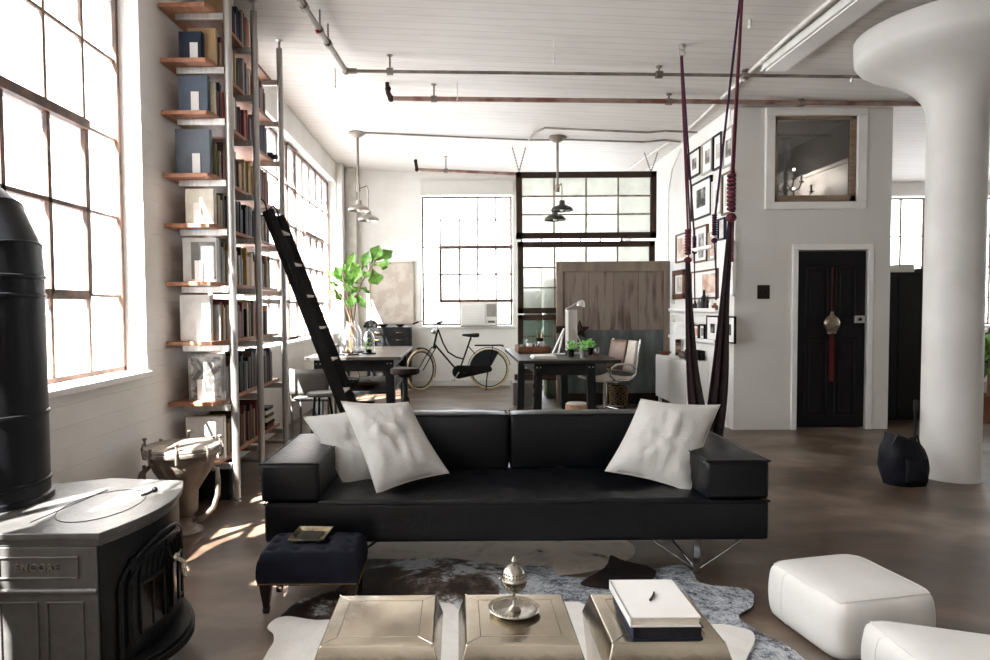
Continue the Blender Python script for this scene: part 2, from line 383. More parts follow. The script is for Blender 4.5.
def wall_x(x0, x1, y0, y1, z0, z1, holes):
    """wall along Y between x0 and x1, with openings (ya, yb, za, zb)"""
    b = MB(); y = y0
    for ya, yb, za, zb in sorted(holes):
        b.box(x0, x1, y, ya, z0, z1); b.box(x0, x1, ya, yb, z0, za); b.box(x0, x1, ya, yb, zb, z1); y = yb
    b.box(x0, x1, y, y1, z0, z1); return b
def wall_y(y0, y1, x0, x1, z0, z1, holes):
    b = MB(); x = x0
    for xa, xb, za, zb in sorted(holes):
        b.box(x, xa, y0, y1, z0, z1); b.box(xa, xb, y0, y1, z0, za); b.box(xa, xb, y0, y1, zb, z1); x = xb
    b.box(x, x1, y0, y1, z0, z1); return b

SILL, HEAD = .98, 3.5
structure('wall_left', wall_x(-2.38, -2.03, -4.3, 11.5, 0, 3.9, [(-3.4, -.1, SILL, HEAD), (.65, 4.23, SILL, HEAD), (5.3, 10.98, SILL, HEAD)]), M['brick'])
structure('wall_back', wall_y(11.5, 11.85, -2.38, 10.3, 0, 3.9, [(-.64, .98, 1.06, 3.42), (1.12, 2.95, .35, 3.42), (5.4, 7.1, 1.0, 3.3), (7.5, 9.8, 1.0, 3.3)]), M['brick'])
structure('wall_right', wall_x(10.0, 10.35, -4.3, 11.5, 0, 3.9, [(6.5, 10.0, 1.0, 3.2)]), M['wall'])
structure('wall_front', wall_y(-4.3, -4.0, -2.03, 10.0, 0, 3.9, []), M['wall'])

def glazed(n, axis, c, u0, u1, z0, z1, us, zs, hoppers=(), bar='sash_pale', pane='pane', depth=.026, w=.0125, edge='sash'):
    """industrial steel window in the plane axis = c"""
    root = structure('window_%d' % n, loc=((c, (u0+u1)/2, z0) if axis == 'X' else ((u0+u1)/2, c, z0)))
    def bx(b, a0, a1, za, zb, d=depth):
        if axis == 'X': b.box(c-d/2, c+d/2, a0, a1, za, zb)
        else: b.box(a0, a1, c-d/2, c+d/2, za, zb)
    f = MB(); e = .03
    for a0, a1, za, zb in ((u0, u0+e, z0, z1), (u1-e, u1, z0, z1), (u0, u1, z0, z0+e), (u0, u1, z1-e, z1)): bx(f, a0, a1, za, zb, .045)
    part('window_frame', f, M[edge], root)
    g = MB()
    for u in us: bx(g, u-w, u+w, z0, z1)
    for z in zs: bx(g, u0, u1, z-w*.7, z+w*.7, depth*.8)
    part('glazing_bars', g, M[bar], root)
    for (a0, a1, za, zb) in hoppers:
        h = MB(); q = .022
        bx(h, a0-q, a0+q, za, zb, .045); bx(h, a1-q, a1+q, za, zb, .045); bx(h, a0, a1, za-q*1.2, za+q*1.2, .045); bx(h, a0, a1, zb-q*1.2, zb+q*1.2, .09)
        k = 0
        for u in us:
            if a0 < u < a1: bx(h, u-w*1.2, u+w*1.2, za, zb, .045)
        for z in zs:
            if za < z < zb: bx(h, a0, a1, z-w, z+w, .045)
        part('opening_sash', h, M['sash'], root)
    p = MB(); t = .002
    bx(p, u0+e, u1-e, z0+e, z1-e, t*2)
    part('window_panes', p, M[pane], root)
    return root

rows = [1.47, 1.97, 2.46, 2.96]
us1 = [4.19-.357*k for k in range(1, 10)]
glazed(1, 'X', -2.18, .67, 4.22, .99, 3.47, us1, rows, [(us1[4], us1[0], 1.47, 2.46), (us1[8], us1[5], 1.47, 2.46)])
us2 = [10.93-.43*k for k in range(1, 13)]
glazed(2, 'X', -2.18, 5.32, 10.96, .99, 3.49, us2, rows, [(us2[3], us2[0], 1.47, 2.46), (us2[8], us2[5], 1.47, 2.46), (us2[5]-.01, us2[4], .99, 3.49)])
us3 = [at(x, 250, Y=11.65).x for x in (440.5, 459.5, 477.7, 495.9, 514)]
zs3 = [at(470, y, Y=11.65).z for y in (220, 247.3, 274.3, 301)]
glazed(3, 'Y', 11.65, -.63, .97, 1.07, 3.36, us3, zs3, [(us3[0], us3[4], zs3[3], zs3[1])])
glazed(4, 'Y', 11.65, 1.13, 2.94, .36, 3.4, [1.5, 1.85, 2.2, 2.55], [.8, 1.3, 1.8, 2.3, 2.8, 3.1])
glazed(5, 'Y', 11.65, 5.42, 7.08, 1.02, 3.28, [5.8, 6.2, 6.6], [1.5, 2.05, 2.6, 3.0], [(5.8, 6.6, 1.5, 2.6)])
glazed(6, 'Y', 11.65, 7.52, 9.78, 1.02, 3.28, [7.9, 8.3, 8.7, 9.1, 9.5], [1.5, 2.05, 2.6])
glazed(7, 'X', 10.12, 6.52, 9.98, 1.02, 3.18, [7+.5*k for k in range(6)], [1.5, 2.05, 2.6])
glazed(8, 'X', -2.18, -3.38, -.12, .99, 3.47, [-3.3+.357*k for k in range(1, 9)], rows)
# sills and heads
structure('window_sill', MB().box(-2.15, -2.0, .63, 4.25, .945, .985), M['trim'], bevel=.006)
structure('window_sill', MB().box(-2.15, -2.0, 5.28, 11.0, .945, .985), M['trim'], bevel=.006)
structure('window_sill', MB().box(-.66, 1.0, 11.46, 11.6, 1.02, 1.06), M['trim'], bevel=.006)
structure('trim_1', MB().box(-.64, .98, 11.46, 11.56, 3.36, 3.62), M['wall_grey'], bevel=.004)
structure('trim_2', MB().box(-2.03, -1.93, 10.99, 11.2, 0, 3.84), M['wall'], bevel=.01)       # pilaster in the back left corner
structure('trim_3', MB().box(5.3, 7.2, 11.44, 11.5, 3.28, 3.44), M['cast'])
structure('baseboard_back', MB().box(-2.0, 3.0, 11.46, 11.5, 0, .1), M['wall_grey'], bevel=.004)
# a boxed pipe chase in the back left corner
structure('trim_4', MB().box(-1.93, -1.75, 11.3, 11.5, 0, 3.8), M['pipe_white'])

# ---- enclosed room on the right: front wall with door and window
BY = 7.2
bx0, bx1 = 3.06, 4.78
def W(px, py): return at(px, py, Y=BY)
dL, dR = W(796.6, 340).x, W(866.2, 340).x; dT = W(830, 250).z
wL, wR = W(774, 160).x, W(856.5, 160).x; wB, wT = W(815, 202).z, W(815, 116).z
RT = W(737, 107.5).z
b = MB()
b.box(bx0, dL, BY, BY+.14, 0, wB); b.box(dR, bx1, BY, BY+.14, 0, wB); b.box(dL, dR, BY, BY+.14, dT, wB)
b.box(bx0, wL, BY, BY+.14, wB, RT); b.box(wR, bx1, BY, BY+.14, wB, RT); b.box(wL, wR, BY, BY+.14, wT, RT)
structure('wall_entrance', b, M['wall_grey'])
# side wall carrying the pictures; far side wall
structure('wall_gallery', MB().box(3.05, 3.17, BY+.14, 11.5, 0, ceil_z(3.12)), M['wall'])
structure('wall_passage', MB().box(4.58, bx1, BY+.14, 10.2, 0, RT), M['wall_grey'])
structure('wall_inner', MB().box(4.5, 4.57, BY+.14, 10.1, 0, 3.02).box(4.46, 4.58, BY+.14, 10.1, 3.02, 3.06), M['white'])
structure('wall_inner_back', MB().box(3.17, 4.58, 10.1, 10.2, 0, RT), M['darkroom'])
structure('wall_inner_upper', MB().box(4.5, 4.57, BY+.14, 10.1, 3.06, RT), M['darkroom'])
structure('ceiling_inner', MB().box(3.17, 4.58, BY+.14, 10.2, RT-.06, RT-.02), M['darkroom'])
# window of the entrance room
root = structure('window_9', loc=((wL+wR)/2, BY, wB))
t = MB(); o_, i_ = .1, .0
for x0, x1, z0, z1 in ((wL-.1, wR+.1, wT, wT+.095), (wL-.1, wR+.1, wB-.08, wB), (wL-.1, wL, wB, wT), (wR, wR+.1, wB, wT)): t.box(x0, x1, BY-.03, BY+.01, z0, z1)
part('window_casing', t, M['trim'], root, bevel=.006)
t = MB(); s_ = .055
for x0, x1, z0, z1 in ((wL, wR, wT-.045, wT), (wL, wR, wB, wB+.075), (wL, wL+.04, wB, wT), (wR-.065, wR, wB, wT)): t.box(x0, x1, BY+.0, BY+.05, z0, z1)
M['rawsash'] = mat('unpainted_wooden_sash', '#8d7a66', .6, c2='#74614e', scale=6, stretch=(1, 1, 5), bump=.2)
part('window_sash', t, M['rawsash'], root, bevel=.004)
part('window_panes', MB().box(wL+.03, wR-.05, BY+.02, BY+.026, wB+.05, wT-.03), pane_mat('dark_reflecting_glass', (.6, .6, .6), .02, .35), root)

# door
droot = structure('door_1', loc=(dL, BY, 0))
t = MB(); dz0 = .02; yf = BY+.02
t.box(dL+.005, dR-.005, yf, yf+.045, dz0, dT-.01)
part('door_leaf', t, M['doorblack'], droot, bevel=.003)
t = MB(); wd = dR-dL
for x0, x1 in ((dL+.1, dL+wd*.47), (dL+wd*.56, dR-.1)):
    for z0, z1 in ((.16, 1.02), (1.2, 1.82)):
        for a in ((x0, x1, z0, z0+.025), (x0, x1, z1-.025, z1), (x0, x0+.025, z0, z1), (x1-.025, x1, z0, z1)): t.box(a[0], a[1], yf-.012, yf+.01, a[2], a[3])
        t.box(x0+.05, x1-.05, yf-.008, yf+.01, z0+.05, z1-.05)
part('door_panels', t, M['doorblack'], droot, bevel=.006)
p0 = W(854.5, 323); p1 = W(866, 315.5)
lk = part('door_lock', MB().box(p0.x, p1.x-.012, yf-.03, yf, p0.z, p1.z), M['alu'], droot, bevel=.004)
part('lock_cylinder', MB().cyl(((p0.x+p1.x)/2-.01, yf-.045, (p0.z+p1.z)/2), ((p0.x+p1.x)/2-.01, yf-.02, (p0.z+p1.z)/2), .018), M['black'], lk, smooth=40)
t = MB()
for z in (.25, 1.85): t.cyl((dL+.002, yf-.01, z), (dL+.002, yf-.01, z+.1), .009)
part('hinges', t, M['brass'], droot, smooth=40)
t = MB()
for x0, x1, z0, z1 in ((dL-.06, dL, 0, dT), (dR, dR+.06, 0, dT), (dL-.06, dR+.06, dT, dT+.065)): t.box(x0, x1, BY-.025, BY+.02, z0, z1)
structure('trim_7', t, M['trim'], bevel=.006)
# door ornament: pewter gourd on a red cord with a tassel
c = W(830.6, 323); yo = yf-.045
r = thing('door_charm', 'pewter gourd-shaped charm with dark red cord and long tassel hanging on the black door', 'charm', (c.x, yo, W(830, 381).z))
part('charm_body', MB().lathe([(0, -.115), (.03, -.11), (.035, -.09), (.06, -.075), (.088, -.03), (.092, .01), (.07, .055), (.03, .085), (.015, .11), (.018, .125), (0, .13)], c+V((0, 0, 0)), 20, None, .35) if False else MB().lathe([(0, -.12), (.05, -.118), (.05, -.09), (.06, -.08), (.088, -.03), (.092, .01), (.07, .055), (.03, .085), (.015, .11), (.018, .125), (0, .13)], (c.x, yo, c.z), 20, None, .4), M['pewter'], r, smooth=50)
part('hanging_cord', MB().cyl((c.x+.0, yo, c.z+.12), (c.x, yo, W(830, 268).z), .008, .006).ball((c.x, yo-.005, W(830, 268).z), .016), M['redtassel'], r, smooth=60)
part('tassel', MB().tube([(c.x, yo, c.z-.11), (c.x, yo, c.z-.2), (c.x, yo, W(830, 381).z)], [.03, .05, .056], 10, flat=.35), M['redtassel'], r, smooth=60)
pl = [W(757, 299), W(769.5, 285)]
r = thing('switch_plate', 'small dark brown square switch plate on the white wall left of the black door', 'switch', ((pl[0].x+pl[1].x)/2, BY-.01, pl[0].z))
part('plate', MB().box(pl[0].x, pl[1].x, BY-.012, BY, pl[0].z, pl[1].z), M['darkwood'], r, bevel=.003)
part('dimmer_knob', MB().cyl(((pl[0].x+pl[1].x)/2, BY-.025, (pl[0].z+pl[1].z)/2), ((pl[0].x+pl[1].x)/2, BY-.01, (pl[0].z+pl[1].z)/2), .02), M['black'], r, smooth=40)

# mushroom column
cx, cy = 3.93, 5.16
prof = [(.212, 0), (.201, .04), (.199, 1.5), (.199, 2.86), (.21, 2.92), (.24, 3.0), (.285, 3.06), (.34, 3.12), (.42, 3.18), (.52, 3.235), (.61, 3.28), (.675, 3.33), (.70, 3.365), (.705, 3.40), (.71, 3.53)]
cm = MB().lathe(prof, (cx, cy, 0), 64)
structure('column_1', cm, M['column'], smooth=50)

# ---- pipes and conduits under the ceiling
def elbow(b, p, r): b.ball(p, r)
def hanger(b, x, y, z, r=.05):
    top = ceil_z(x)
    b.cyl((x, y, z), (x, y, top+.01), .009, seg=6); b.cyl((x-.03, y, z), (x+.03, y, z), .036, seg=10); b.cyl((x, y, top-.02), (x, y, top+.01), .03, seg=8)
ya = 6.2
za = at(346, 71, Y=ya).z
p1 = at(346, 71, Y=ya); zb_ = ceil_z(-1)-.16
root = thing('sprinkler_pipe', 'thin steel pipe crossing the ceiling and bending toward the camera at left', 'pipe', (1.7, ya, 3.5))
A = V((p1.x, ya, p1.z)); Bq = at(935, 78, Y=ya); near = V((-1.02, 2.6, p1.z+.03))
# near end lies on the line of sight of the top border of the photograph, carried on towards the camera
q = at(300, 0, Z=p1.z+.0); near = A+(q-A)*1.5
b = MB().tube([A, Bq+V((.2, 0, 0))], .016, 10)
part('long_run', b, M['pipe'], root, smooth=50)
part('side_run', MB().tube([A, near], .024, 10), M['pipe'], root, smooth=50)
b = MB(); b.ball(A, .035); b.cyl(A, A+V((.1, 0, 0)), .026); part('elbow_joint', b, M['cast'], root, smooth=50)
for px in (390, 659, 745):
    q = at(px, 71+7*(px-346)/590, Y=ya); h = MB(); hanger(h, q.x, ya, q.z); part('pipe_hanger', h, M['pipe'], root, smooth=50)
for f in (.3, .42, .62):
    q = A+(near-A)*f; h = MB(); h.cyl(q, q+V((0, 0, ceil_z(q.x)-q.z)), .007, seg=6); h.cyl(q-V((0, .03, 0)), q+V((0, .03, 0)), .034, seg=10); part('pipe_hanger', h, M['pipe'], root, smooth=50)
q = A+(near-A)*.45; part('red_tag', MB().cyl(q-V((0, 0, .05)), q, .012), emis('red_glass_bulb', '#b01020', .0), root, smooth=50)

yb = 6.95
root = thing('sprinkler_pipe', 'thicker pink-brown pipe crossing the ceiling from an upturned elbow', 'pipe', (1.7, yb, 3.5))
A = at(391, 98.5, Y=yb); Bq = at(935, 105, Y=yb)
part('long_run', MB().tube([A, Bq+V((.6, 0, 0))], .026, 10), M['pipe_red'], root, smooth=50)
b = MB().ball(A, .036); b.tube([A, A+V((-.03, 0, .06)), A+V((-.04, 0, ceil_z(A.x)-A.z))], [.03, .026, .02]); b.ball(A+V((-.03, 0, .1)), .033); part('elbow_joint', b, M['rust'], root, smooth=50)
for px in (434, 669, 801):
    q = at(px, 98.5+6.5*(px-391)/544, Y=yb); h = MB(); hanger(h, q.x, yb, q.z); part('pipe_hanger', h, M['cast'], root, smooth=50)

yc = 10.2
root = thing('sprinkler_pipe', 'short brown pipe under the ceiling above the back window', 'pipe', (-.2, yc, 3.5))
A = at(417, 169.5, Y=yc); Bq = at(520, 174, Y=yc)
part('long_run', MB().tube([A, Bq], .024, 8), M['pipe_red'], root, smooth=50)
b = MB().ball(A, .035); b.cyl(A, A+V((-.02, 0, .12)), .026); b.ball(A+V((-.02, 0, .13)), .03); part('elbow_joint', b, M['rust'], root, smooth=50)
q = at(446, 170.8, Y=yc); h = MB(); hanger(h, q.x, yc, q.z); part('pipe_hanger', h, M['pipe'], root, smooth=50)

def conduit(label, pts, r, m='pipe', name='ceiling_conduit'):
    return solo(name, MB().tube(pts, r, 8), M[m], label, 'conduit', smooth=60)
zc = lambda x: ceil_z(x)-.02
L1 = [at(px, 131, Y=9.0).x for px in (362,)][0]
pts = [V((x, 8.95, zc(x)-.01)) for x in (L1, -.6, .3, 1.0)]+[V((1.55, 8.85, zc(1.5)-.01)), V((2.5, 8.8, zc(2.5)-.01)), V((2.75, 8.7, zc(2.75))), V((2.98, 8.75, zc(3)))]
conduit('thin grey conduit along the ceiling joining the two pendant lamps', pts, .012)
pts = [V((.98, 8.9, zc(1)-.02)), V((1.02, 8.5, zc(1)-.02)), V((1.12, 8.3, zc(1.1)-.02)), V((2.4, 8.3, zc(2.4)-.02)), V((2.6, 8.2, zc(2.6)-.02)), V((3.0, 8.2, zc(3)-.02))]
conduit('thin grey conduit with a hooked left end beside the right pendant lamp, crossing the ceiling', pts, .014)
conduit('white conduit running along the ceiling above the picture wall, toward the strip light', [V((2.87, 8.2, zc(2.87)-.01)), V((2.70, 5.4, zc(2.7)-.02)), V((2.66, 3.4, zc(2.7)-.02))], .018, 'pipe_white')
conduit('white conduit at the ceiling above the top of the barn door', [V((2.84, 8.75, zc(2.8))), V((2.8, 9.4, zc(2.8))), V((2.75, 10.4, zc(2.75)))], .018, 'pipe_white')
# pipe behind the room, seen between it and the column
conduit('dark pipe under the ceiling between the white room and the column', [at(893, 126, Y=8.9), at(930, 125, Y=8.9), at(990, 120, Y=8.9)], .022, 'black')
conduit('brown pipe in front of the far back window beside the column', [V((4.8, 11.2, 3.62))+V((0, 0, at(905, 172.5, Y=11.2).z-3.62)), V((9.9, 11.2, at(905, 172.5, Y=11.2).z))], .03, 'cast')
conduit('tall brown pipe rising up the wall corner beside the barn door', [V((at(667, 178, Y=9.9).x, 9.9, .3)), V((at(665.5, 178, Y=9.9).x, 9.9, at(665, 178, Y=9.9).z))], .028, 'pipe_red', 'riser_pipe')
conduit('slim grey conduit looping from the ceiling down the picture wall', [V((3.02, 9.35, .9)), V((3.02, 9.35, 3.0)), V((3.02, 9.2, 3.3)), V((3.02, 8.85, 3.5))], .009, 'pipe_white', 'wall_conduit')

# strip light
r = thing('ceiling_strip_light', 'long white fluorescent strip fixture on the ceiling between the white room and the column', 'ceiling light', (2.86, 4.8, 3.5))
zf = ceil_z(2.98)-.012
b = MB().prism([(2.74, zf-.09), (2.98, zf-.09), (2.95, zf), (2.77, zf)], 3.6, 5.95, 'y'); part('housing', b, M['flueor'], r, bevel=.006)
part('diffuser', MB().box(2.77, 2.95, 3.65, 5.9, zf-.098, zf-.088), M['white'], r, bevel=.004)

# small ceiling fittings
for px, py, nm in ((750, 22, 1), (745, 74, 2), (852, 69, 3)):
    q = at(px, py, Z=ceil_z(2.8)); q.z = ceil_z(q.x)
    solo('ceiling_hook', MB().cyl(q, q-V((0, 0, .05)), .012).ball(q-V((0, 0, .06)), .018), M['pipe_white'], ['small white ceiling hook near the top edge above the red rope', 'small white ceiling hook close to the end of the strip light', 'small white ceiling hook left of the column capital'][nm-1], 'hook', smooth=50)
for k, (px, py) in enumerate(((554, 34), (457, 80), (335, 73))):
    q = at(px, py, Z=ceil_z(0)); q.z = ceil_z(q.x)
    b = MB()
    for j in range(7): b.ball((q.x+.004*(j % 2), q.y, q.z-.02-.03*j), .01, 6)
    b.tube([q, q+V((.005, 0, -.2))], .004, 5)
    solo('hanging_chain', b, M['pipe_white'], ['short pale chain hanging from the ceiling near the middle top', 'short pale chain hanging above the pink-brown pipe', 'short pale chain hanging near the bend of the thin pipe'][k], 'chain', smooth=50)
# ================================================================== LIGHT
w = bpy.data.worlds.new('daylight'); SC.world = w; w.use_nodes = True
bg = w.node_tree.nodes['Background']; bg.inputs[0].default_value = (.93, .965, 1, 1); bg.inputs[1].default_value = SKY
sun = bpy.data.lights.new('sun', 'SUN'); sun.energy = SUNE; sun.angle = math.radians(.6); sun.color = (1, .98, .95)
so = bpy.data.objects.new('sun', sun); COL.objects.link(so); so.location = (-6, -4, 8)
so.rotation_euler = V((.35, .54, -.80)).to_track_quat('-Z', 'Y').to_euler()
def portal(name, loc, sx, sz, d):
    l = bpy.data.lights.new(name, 'AREA'); l.shape = 'RECTANGLE'; l.size = sx; l.size_y = sz; l.cycles.is_portal = True
    o = bpy.data.objects.new(name, l); COL.objects.link(o); o.location = loc; o.rotation_euler = V(d).to_track_quat('-Z', 'Z').to_euler()
for (c, a, b_) in ((-2.3, -3.4, -.1), (-2.3, .65, 4.23), (-2.3, 5.3, 10.98)): portal('window_light', (c, (a+b_)/2, 2.24), b_-a, 2.55, (1, 0, 0))
for (a, b_) in ((-.64, .98), (1.12, 2.95), (5.4, 7.1), (7.5, 9.8)): portal('window_light', ((a+b_)/2, 11.8, 2.1), b_-a, 2.9, (0, -1, 0))
for (a, b_) in ((6.5, 10.0),): portal('window_light', (10.3, (a+b_)/2, 2.1), b_-a, 2.3, (-1, 0, 0))
SC.view_settings.view_transform = 'Standard'; SC.view_settings.look = 'None'; SC.view_settings.gamma = 1; SC.view_settings.use_curve_mapping = False
SC.view_settings.exposure = EXPO
SC.cycles.use_denoising = True; SC.cycles.max_bounces = 10; SC.cycles.diffuse_bounces = 6; SC.cycles.glossy_bounces = 5; SC.cycles.transparent_max_bounces = 16; SC.cycles.transmission_bounces = 8
SC.cycles.caustics_reflective = False; SC.cycles.caustics_refractive = False; SC.cycles.sample_clamp_indirect = 6
# ================================================================== BOOKCASE
BX0, BX1, BYA, BYB = -2.03, -1.68, 4.5, 6.08
levels = [.318, .737, 1.16, 1.575, 1.976, 2.32, 2.745, 3.10, 3.47]
ordn = ['lowest', 'second', 'third', 'fourth', 'fifth', 'sixth', 'seventh', 'eighth', 'topmost']
bc = thing('bookcase', 'tall wooden-shelved bookcase on three steel floor-to-ceiling posts against the left window wall', 'bookcase', (-1.85, 5.3, 0))
for z in levels:
    s_ = part('shelf', MB().prism([(BX0+.01, BYA), (BX1-.03, BYA), (BX1, BYA+.06), (BX1, BYB), (BX0+.01, BYB)], z-.028, z), M['shelf'], bc, bevel=.003)
    for yb_ in (BYA+.09, 5.185, 5.925): part('shelf_bracket', MB().box(BX0+.08, -1.615, yb_, yb_+.03, z-.075, z-.03), M['steelpost'], s_, bevel=.003)
for y in (4.62, 5.22, 5.96):
    x = -1.595
    top = ceil_z(x)
    p_ = part('post', MB().cyl((x, y, .03), (x, y, top-.09), .027, seg=16), M['steelpost'], bc, smooth=50)
    part('post_foot', MB().lathe([(.03, 0), (.03, .012), (.012, .02), (.012, .05), (0, .05)], (x, y, 0), 16), M['alu'], p_, smooth=40)
    part('post_cap', MB().lathe([(.012, -.1), (.012, -.03), (.034, -.02), (.034, -.004), (0, -.004)], (x, y, top), 16), M['alu'], p_, smooth=40)
for y in (5.22, 5.96):
    part('low_rail', MB().cyl((-2.0, y, .16), (-1.595, y, .16), .016, seg=10), M['steelpost'], bc, smooth=50)

book_cols = {'dark green': '#26352b', 'black': '#1b1a1b', 'charcoal': '#35353a', 'brown': '#553a2b', 'tan': '#a98a63', 'cream': '#d8cdb6', 'white': '#e2dfd8',
             'dark red': '#6a211e', 'orange': '#b8562a', 'navy': '#232c46', 'slate blue': '#55667c', 'grey': '#8a8783', 'olive': '#6a6440', 'ochre': '#b08a3c', 'teal': '#2f5255', 'pale grey': '#b9b5ae'}
BM = {k: mat('book_cloth_'+k.replace(' ', '_'), v, .6, scale=30) for k, v in book_cols.items()}
def book_mesh(w, h, d, m):
    """spine faces +X, thickness along Y; one mesh with cover and page block"""
    b = MB(); t = .003
    b.box(-t*2, 0, 0, w, 0, h); b.box(-d, -t*2, 0, t, 0, h); b.box(-d, -t*2, w-t, w, 0, h)
    b.box(-t*2, .0012, -.0004, w+.0004, h*.78, h*.81) if w > .02 else None
    b.mark(0)
    b.box(-d+.006, -t*2, t, w-t, .004, h-.006); b.mark(1)
    bm = b.bm; bmesh.ops.recalc_face_normals(bm, faces=bm.faces)
    me = bpy.data.meshes.new('book'); bm.to_mesh(me); bm.free(); me.materials.append(m); me.materials.append(M['paper']); return me
cache = {}
rb = random.Random(5)
pal = {0: ['dark green', 'dark green', 'dark red', 'brown', 'charcoal', 'tan', 'olive'], 1: ['black', 'charcoal', 'black', 'brown', 'grey', 'dark green'],
       2: ['tan', 'orange', 'cream', 'brown', 'dark red', 'charcoal', 'grey', 'black'], 3: ['charcoal', 'ochre', 'brown', 'cream', 'orange', 'tan', 'grey'],
       4: ['black', 'charcoal', 'black', 'grey', 'dark green', 'brown', 'tan'], 5: ['dark red', 'ochre', 'charcoal', 'brown', 'olive', 'tan'],
       6: ['slate blue', 'charcoal', 'dark red', 'navy', 'teal', 'cream', 'orange'], 7: ['dark red', 'orange', 'slate blue', 'tan', 'cream', 'dark green', 'grey'],
       8: ['cream', 'black', 'orange', 'navy', 'tan', 'brown']}
ord2 = ['first', 'second', 'third', 'fourth', 'fifth', 'sixth', 'seventh', 'eighth', 'ninth', 'tenth', 'eleventh', 'twelfth', 'thirteenth', 'fourteenth', 'fifteenth', 'sixteenth', 'seventeenth', 'eighteenth', 'nineteenth', 'twentieth']
folder = {7: ('dark navy', '#283140', .21, .245), 6: ('slate blue', '#4c596b', .265, .26), 5: ('blue-grey', '#5a626d', .32, .27), 4: ('cream', '#d9d3c4', .25, .25),
          3: ('white and grey', '#c9c7c3', .315, .29), 2: ('white', '#e9e7e3', .335, .3), 1: ('dark photographic', '#6b6967', .335, .28), 0: ('blank white', '#ebe9e6', .30, .27)}
def add_books(k, y0, y1, bay, xf):
    z = levels[k]; cap = levels[k+1]-.085 if k < 8 else ceil_z(-1.8)-.02
    y = y0; i = 0
    big = max(.1, cap-z)
    while i < 20:
        w = rb.choice([.018, .022, .026, .03, .034, .04, .048])*(.95 if k < 8 else 1)
        if y+w > y1: break
        h = min(big-.015, rb.choice([.2, .22, .23, .25, .27, .29])*(1.02 if k in (0, 1, 2, 3) else .95))
        d = min(.26, h*.75); c = rb.choice(pal[k])
        key = (round(w, 3), round(h, 2), c)
        if key not in cache: cache[key] = book_mesh(w, h-.0, d, BM[c])
        o = bpy.data.objects.new('book', cache[key]); COL.objects.link(o)
        o.location = (xf-rb.uniform(0, .018), y, z+.0008)
        size = ('slim' if w < .024 else 'medium' if w < .036 else 'thick')
        tag(o, '%s %s book, %s from the near end in the %s bay, %s shelf' % (size, c, ord2[i], bay, ordn[k]), 'book', 'books in the %s bay of the %s shelf' % (bay, ordn[k]))
        y += w+.0015+(rb.random() < .12)*.012; i += 1
    return y
for k in range(9):
    z = levels[k]
    if k in folder:
        z += .001
        nm, col, h, d = folder[k]; th_ = .035
        h = min(h, levels[k+1]-.09-z)
        fm = mat('folder_'+nm.replace(' ', '_').replace('-', '_'), col, .5, scale=8, c2=(None if k != 1 else '#b9b7b4'), lo=.45, hi=.6)
        if k == 1: pass
        r = thing('portfolio_book', 'large %s book, cover facing the room, near end of the %s shelf' % (nm, ordn[k]), 'book', (-1.83, BYA+.09, z), 'large books at the near end of the shelves')
        x0, x1 = [at(q, 100, Y=4.585).x for q in {7: (180, 203), 6: (178.5, 208), 5: (174, 209), 4: (183, 212), 3: (179, 214), 2: (175, 206), 1: (182, 218), 0: (178, 217)}[k]]
        part('cover', MB().box(x0, x1, BYA+.085, BYA+.09, z, z+h).box(x0, x1, BYA+.09+th_, BYA+.095+th_, z, z+h).box(x1-.006, x1, BYA+.085, BYA+.095+th_, z, z+h), fm, r, bevel=.0015)
        part('pages', MB().box(x0+.004, x1-.006, BYA+.09, BYA+.09+th_, z+.003, z+h-.004), M['paper'], r)
        if k in (3,):
            part('cover_picture', MB().box(x0+.06, x1-.012, BYA+.083, BYA+.085, z+.02, z+h-.03), M['grey'], r)
        if k == 1:
            part('cover_picture', MB().box(x0+.02, x1-.02, BYA+.083, BYA+.085, z+.02, z+h-.02), mat('grey_photo_print', '#55534f', .35, c2='#c6c3bf', scale=7, lo=.4, hi=.62, dist=2), r)
        if k > 0:
            e = thing('bookend', 'flat white metal bookend before the %s book on the %s shelf' % (nm, ordn[k]), 'bookend', (-1.82, BYA+.04, z), 'white bookends on the shelves')
            part('upright', MB().box(-1.845, -1.79, BYA+.075, BYA+.079, z, z+min(.15, h*.62)), M['white'], e, bevel=.001)
            part('foot_plate', MB().box(-1.85, -1.785, BYA+.03, BYA+.079, z+.0002, z+.002) , M['white'], e)
        ys = BYA+.09+th_+.02
        if k == 3 or k == 5 or k == 6:   # a second large volume just behind
            pass
        y = add_books(k, ys, 5.18, 'near', -1.69)
        y = add_books(k, 5.225, 6.0, 'far', -1.69) if k not in (0,) else add_books(k, 5.225, 5.62, 'far', -1.69)
    else:
        add_books(k, 5.0, 5.9, 'far', -1.69)
# books lying flat at the far end of the lowest and second shelves
for k, n in ((0, 6), (1, 0)):
    z = levels[k]
    for i in range(n):
        z += .001 if i == 0 else 0; c = ['dark red', 'black', 'cream', 'brown', 'white', 'charcoal'][i]; t = [.035, .028, .04, .026, .036, .03][i]
        b = MB().box(-1.93, -1.69+.01*(i % 2), 5.68, 5.68+.24-.012*i, z, z+t)
        solo('book', b, BM[c], '%s book lying flat, %s in the pile on the lowest shelf' % (c, ['bottom', 'second', 'third', 'fourth', 'fifth', 'top'][i]), 'book', 'books lying flat on the lowest shelf', bevel=.002)
        z += t+.0005
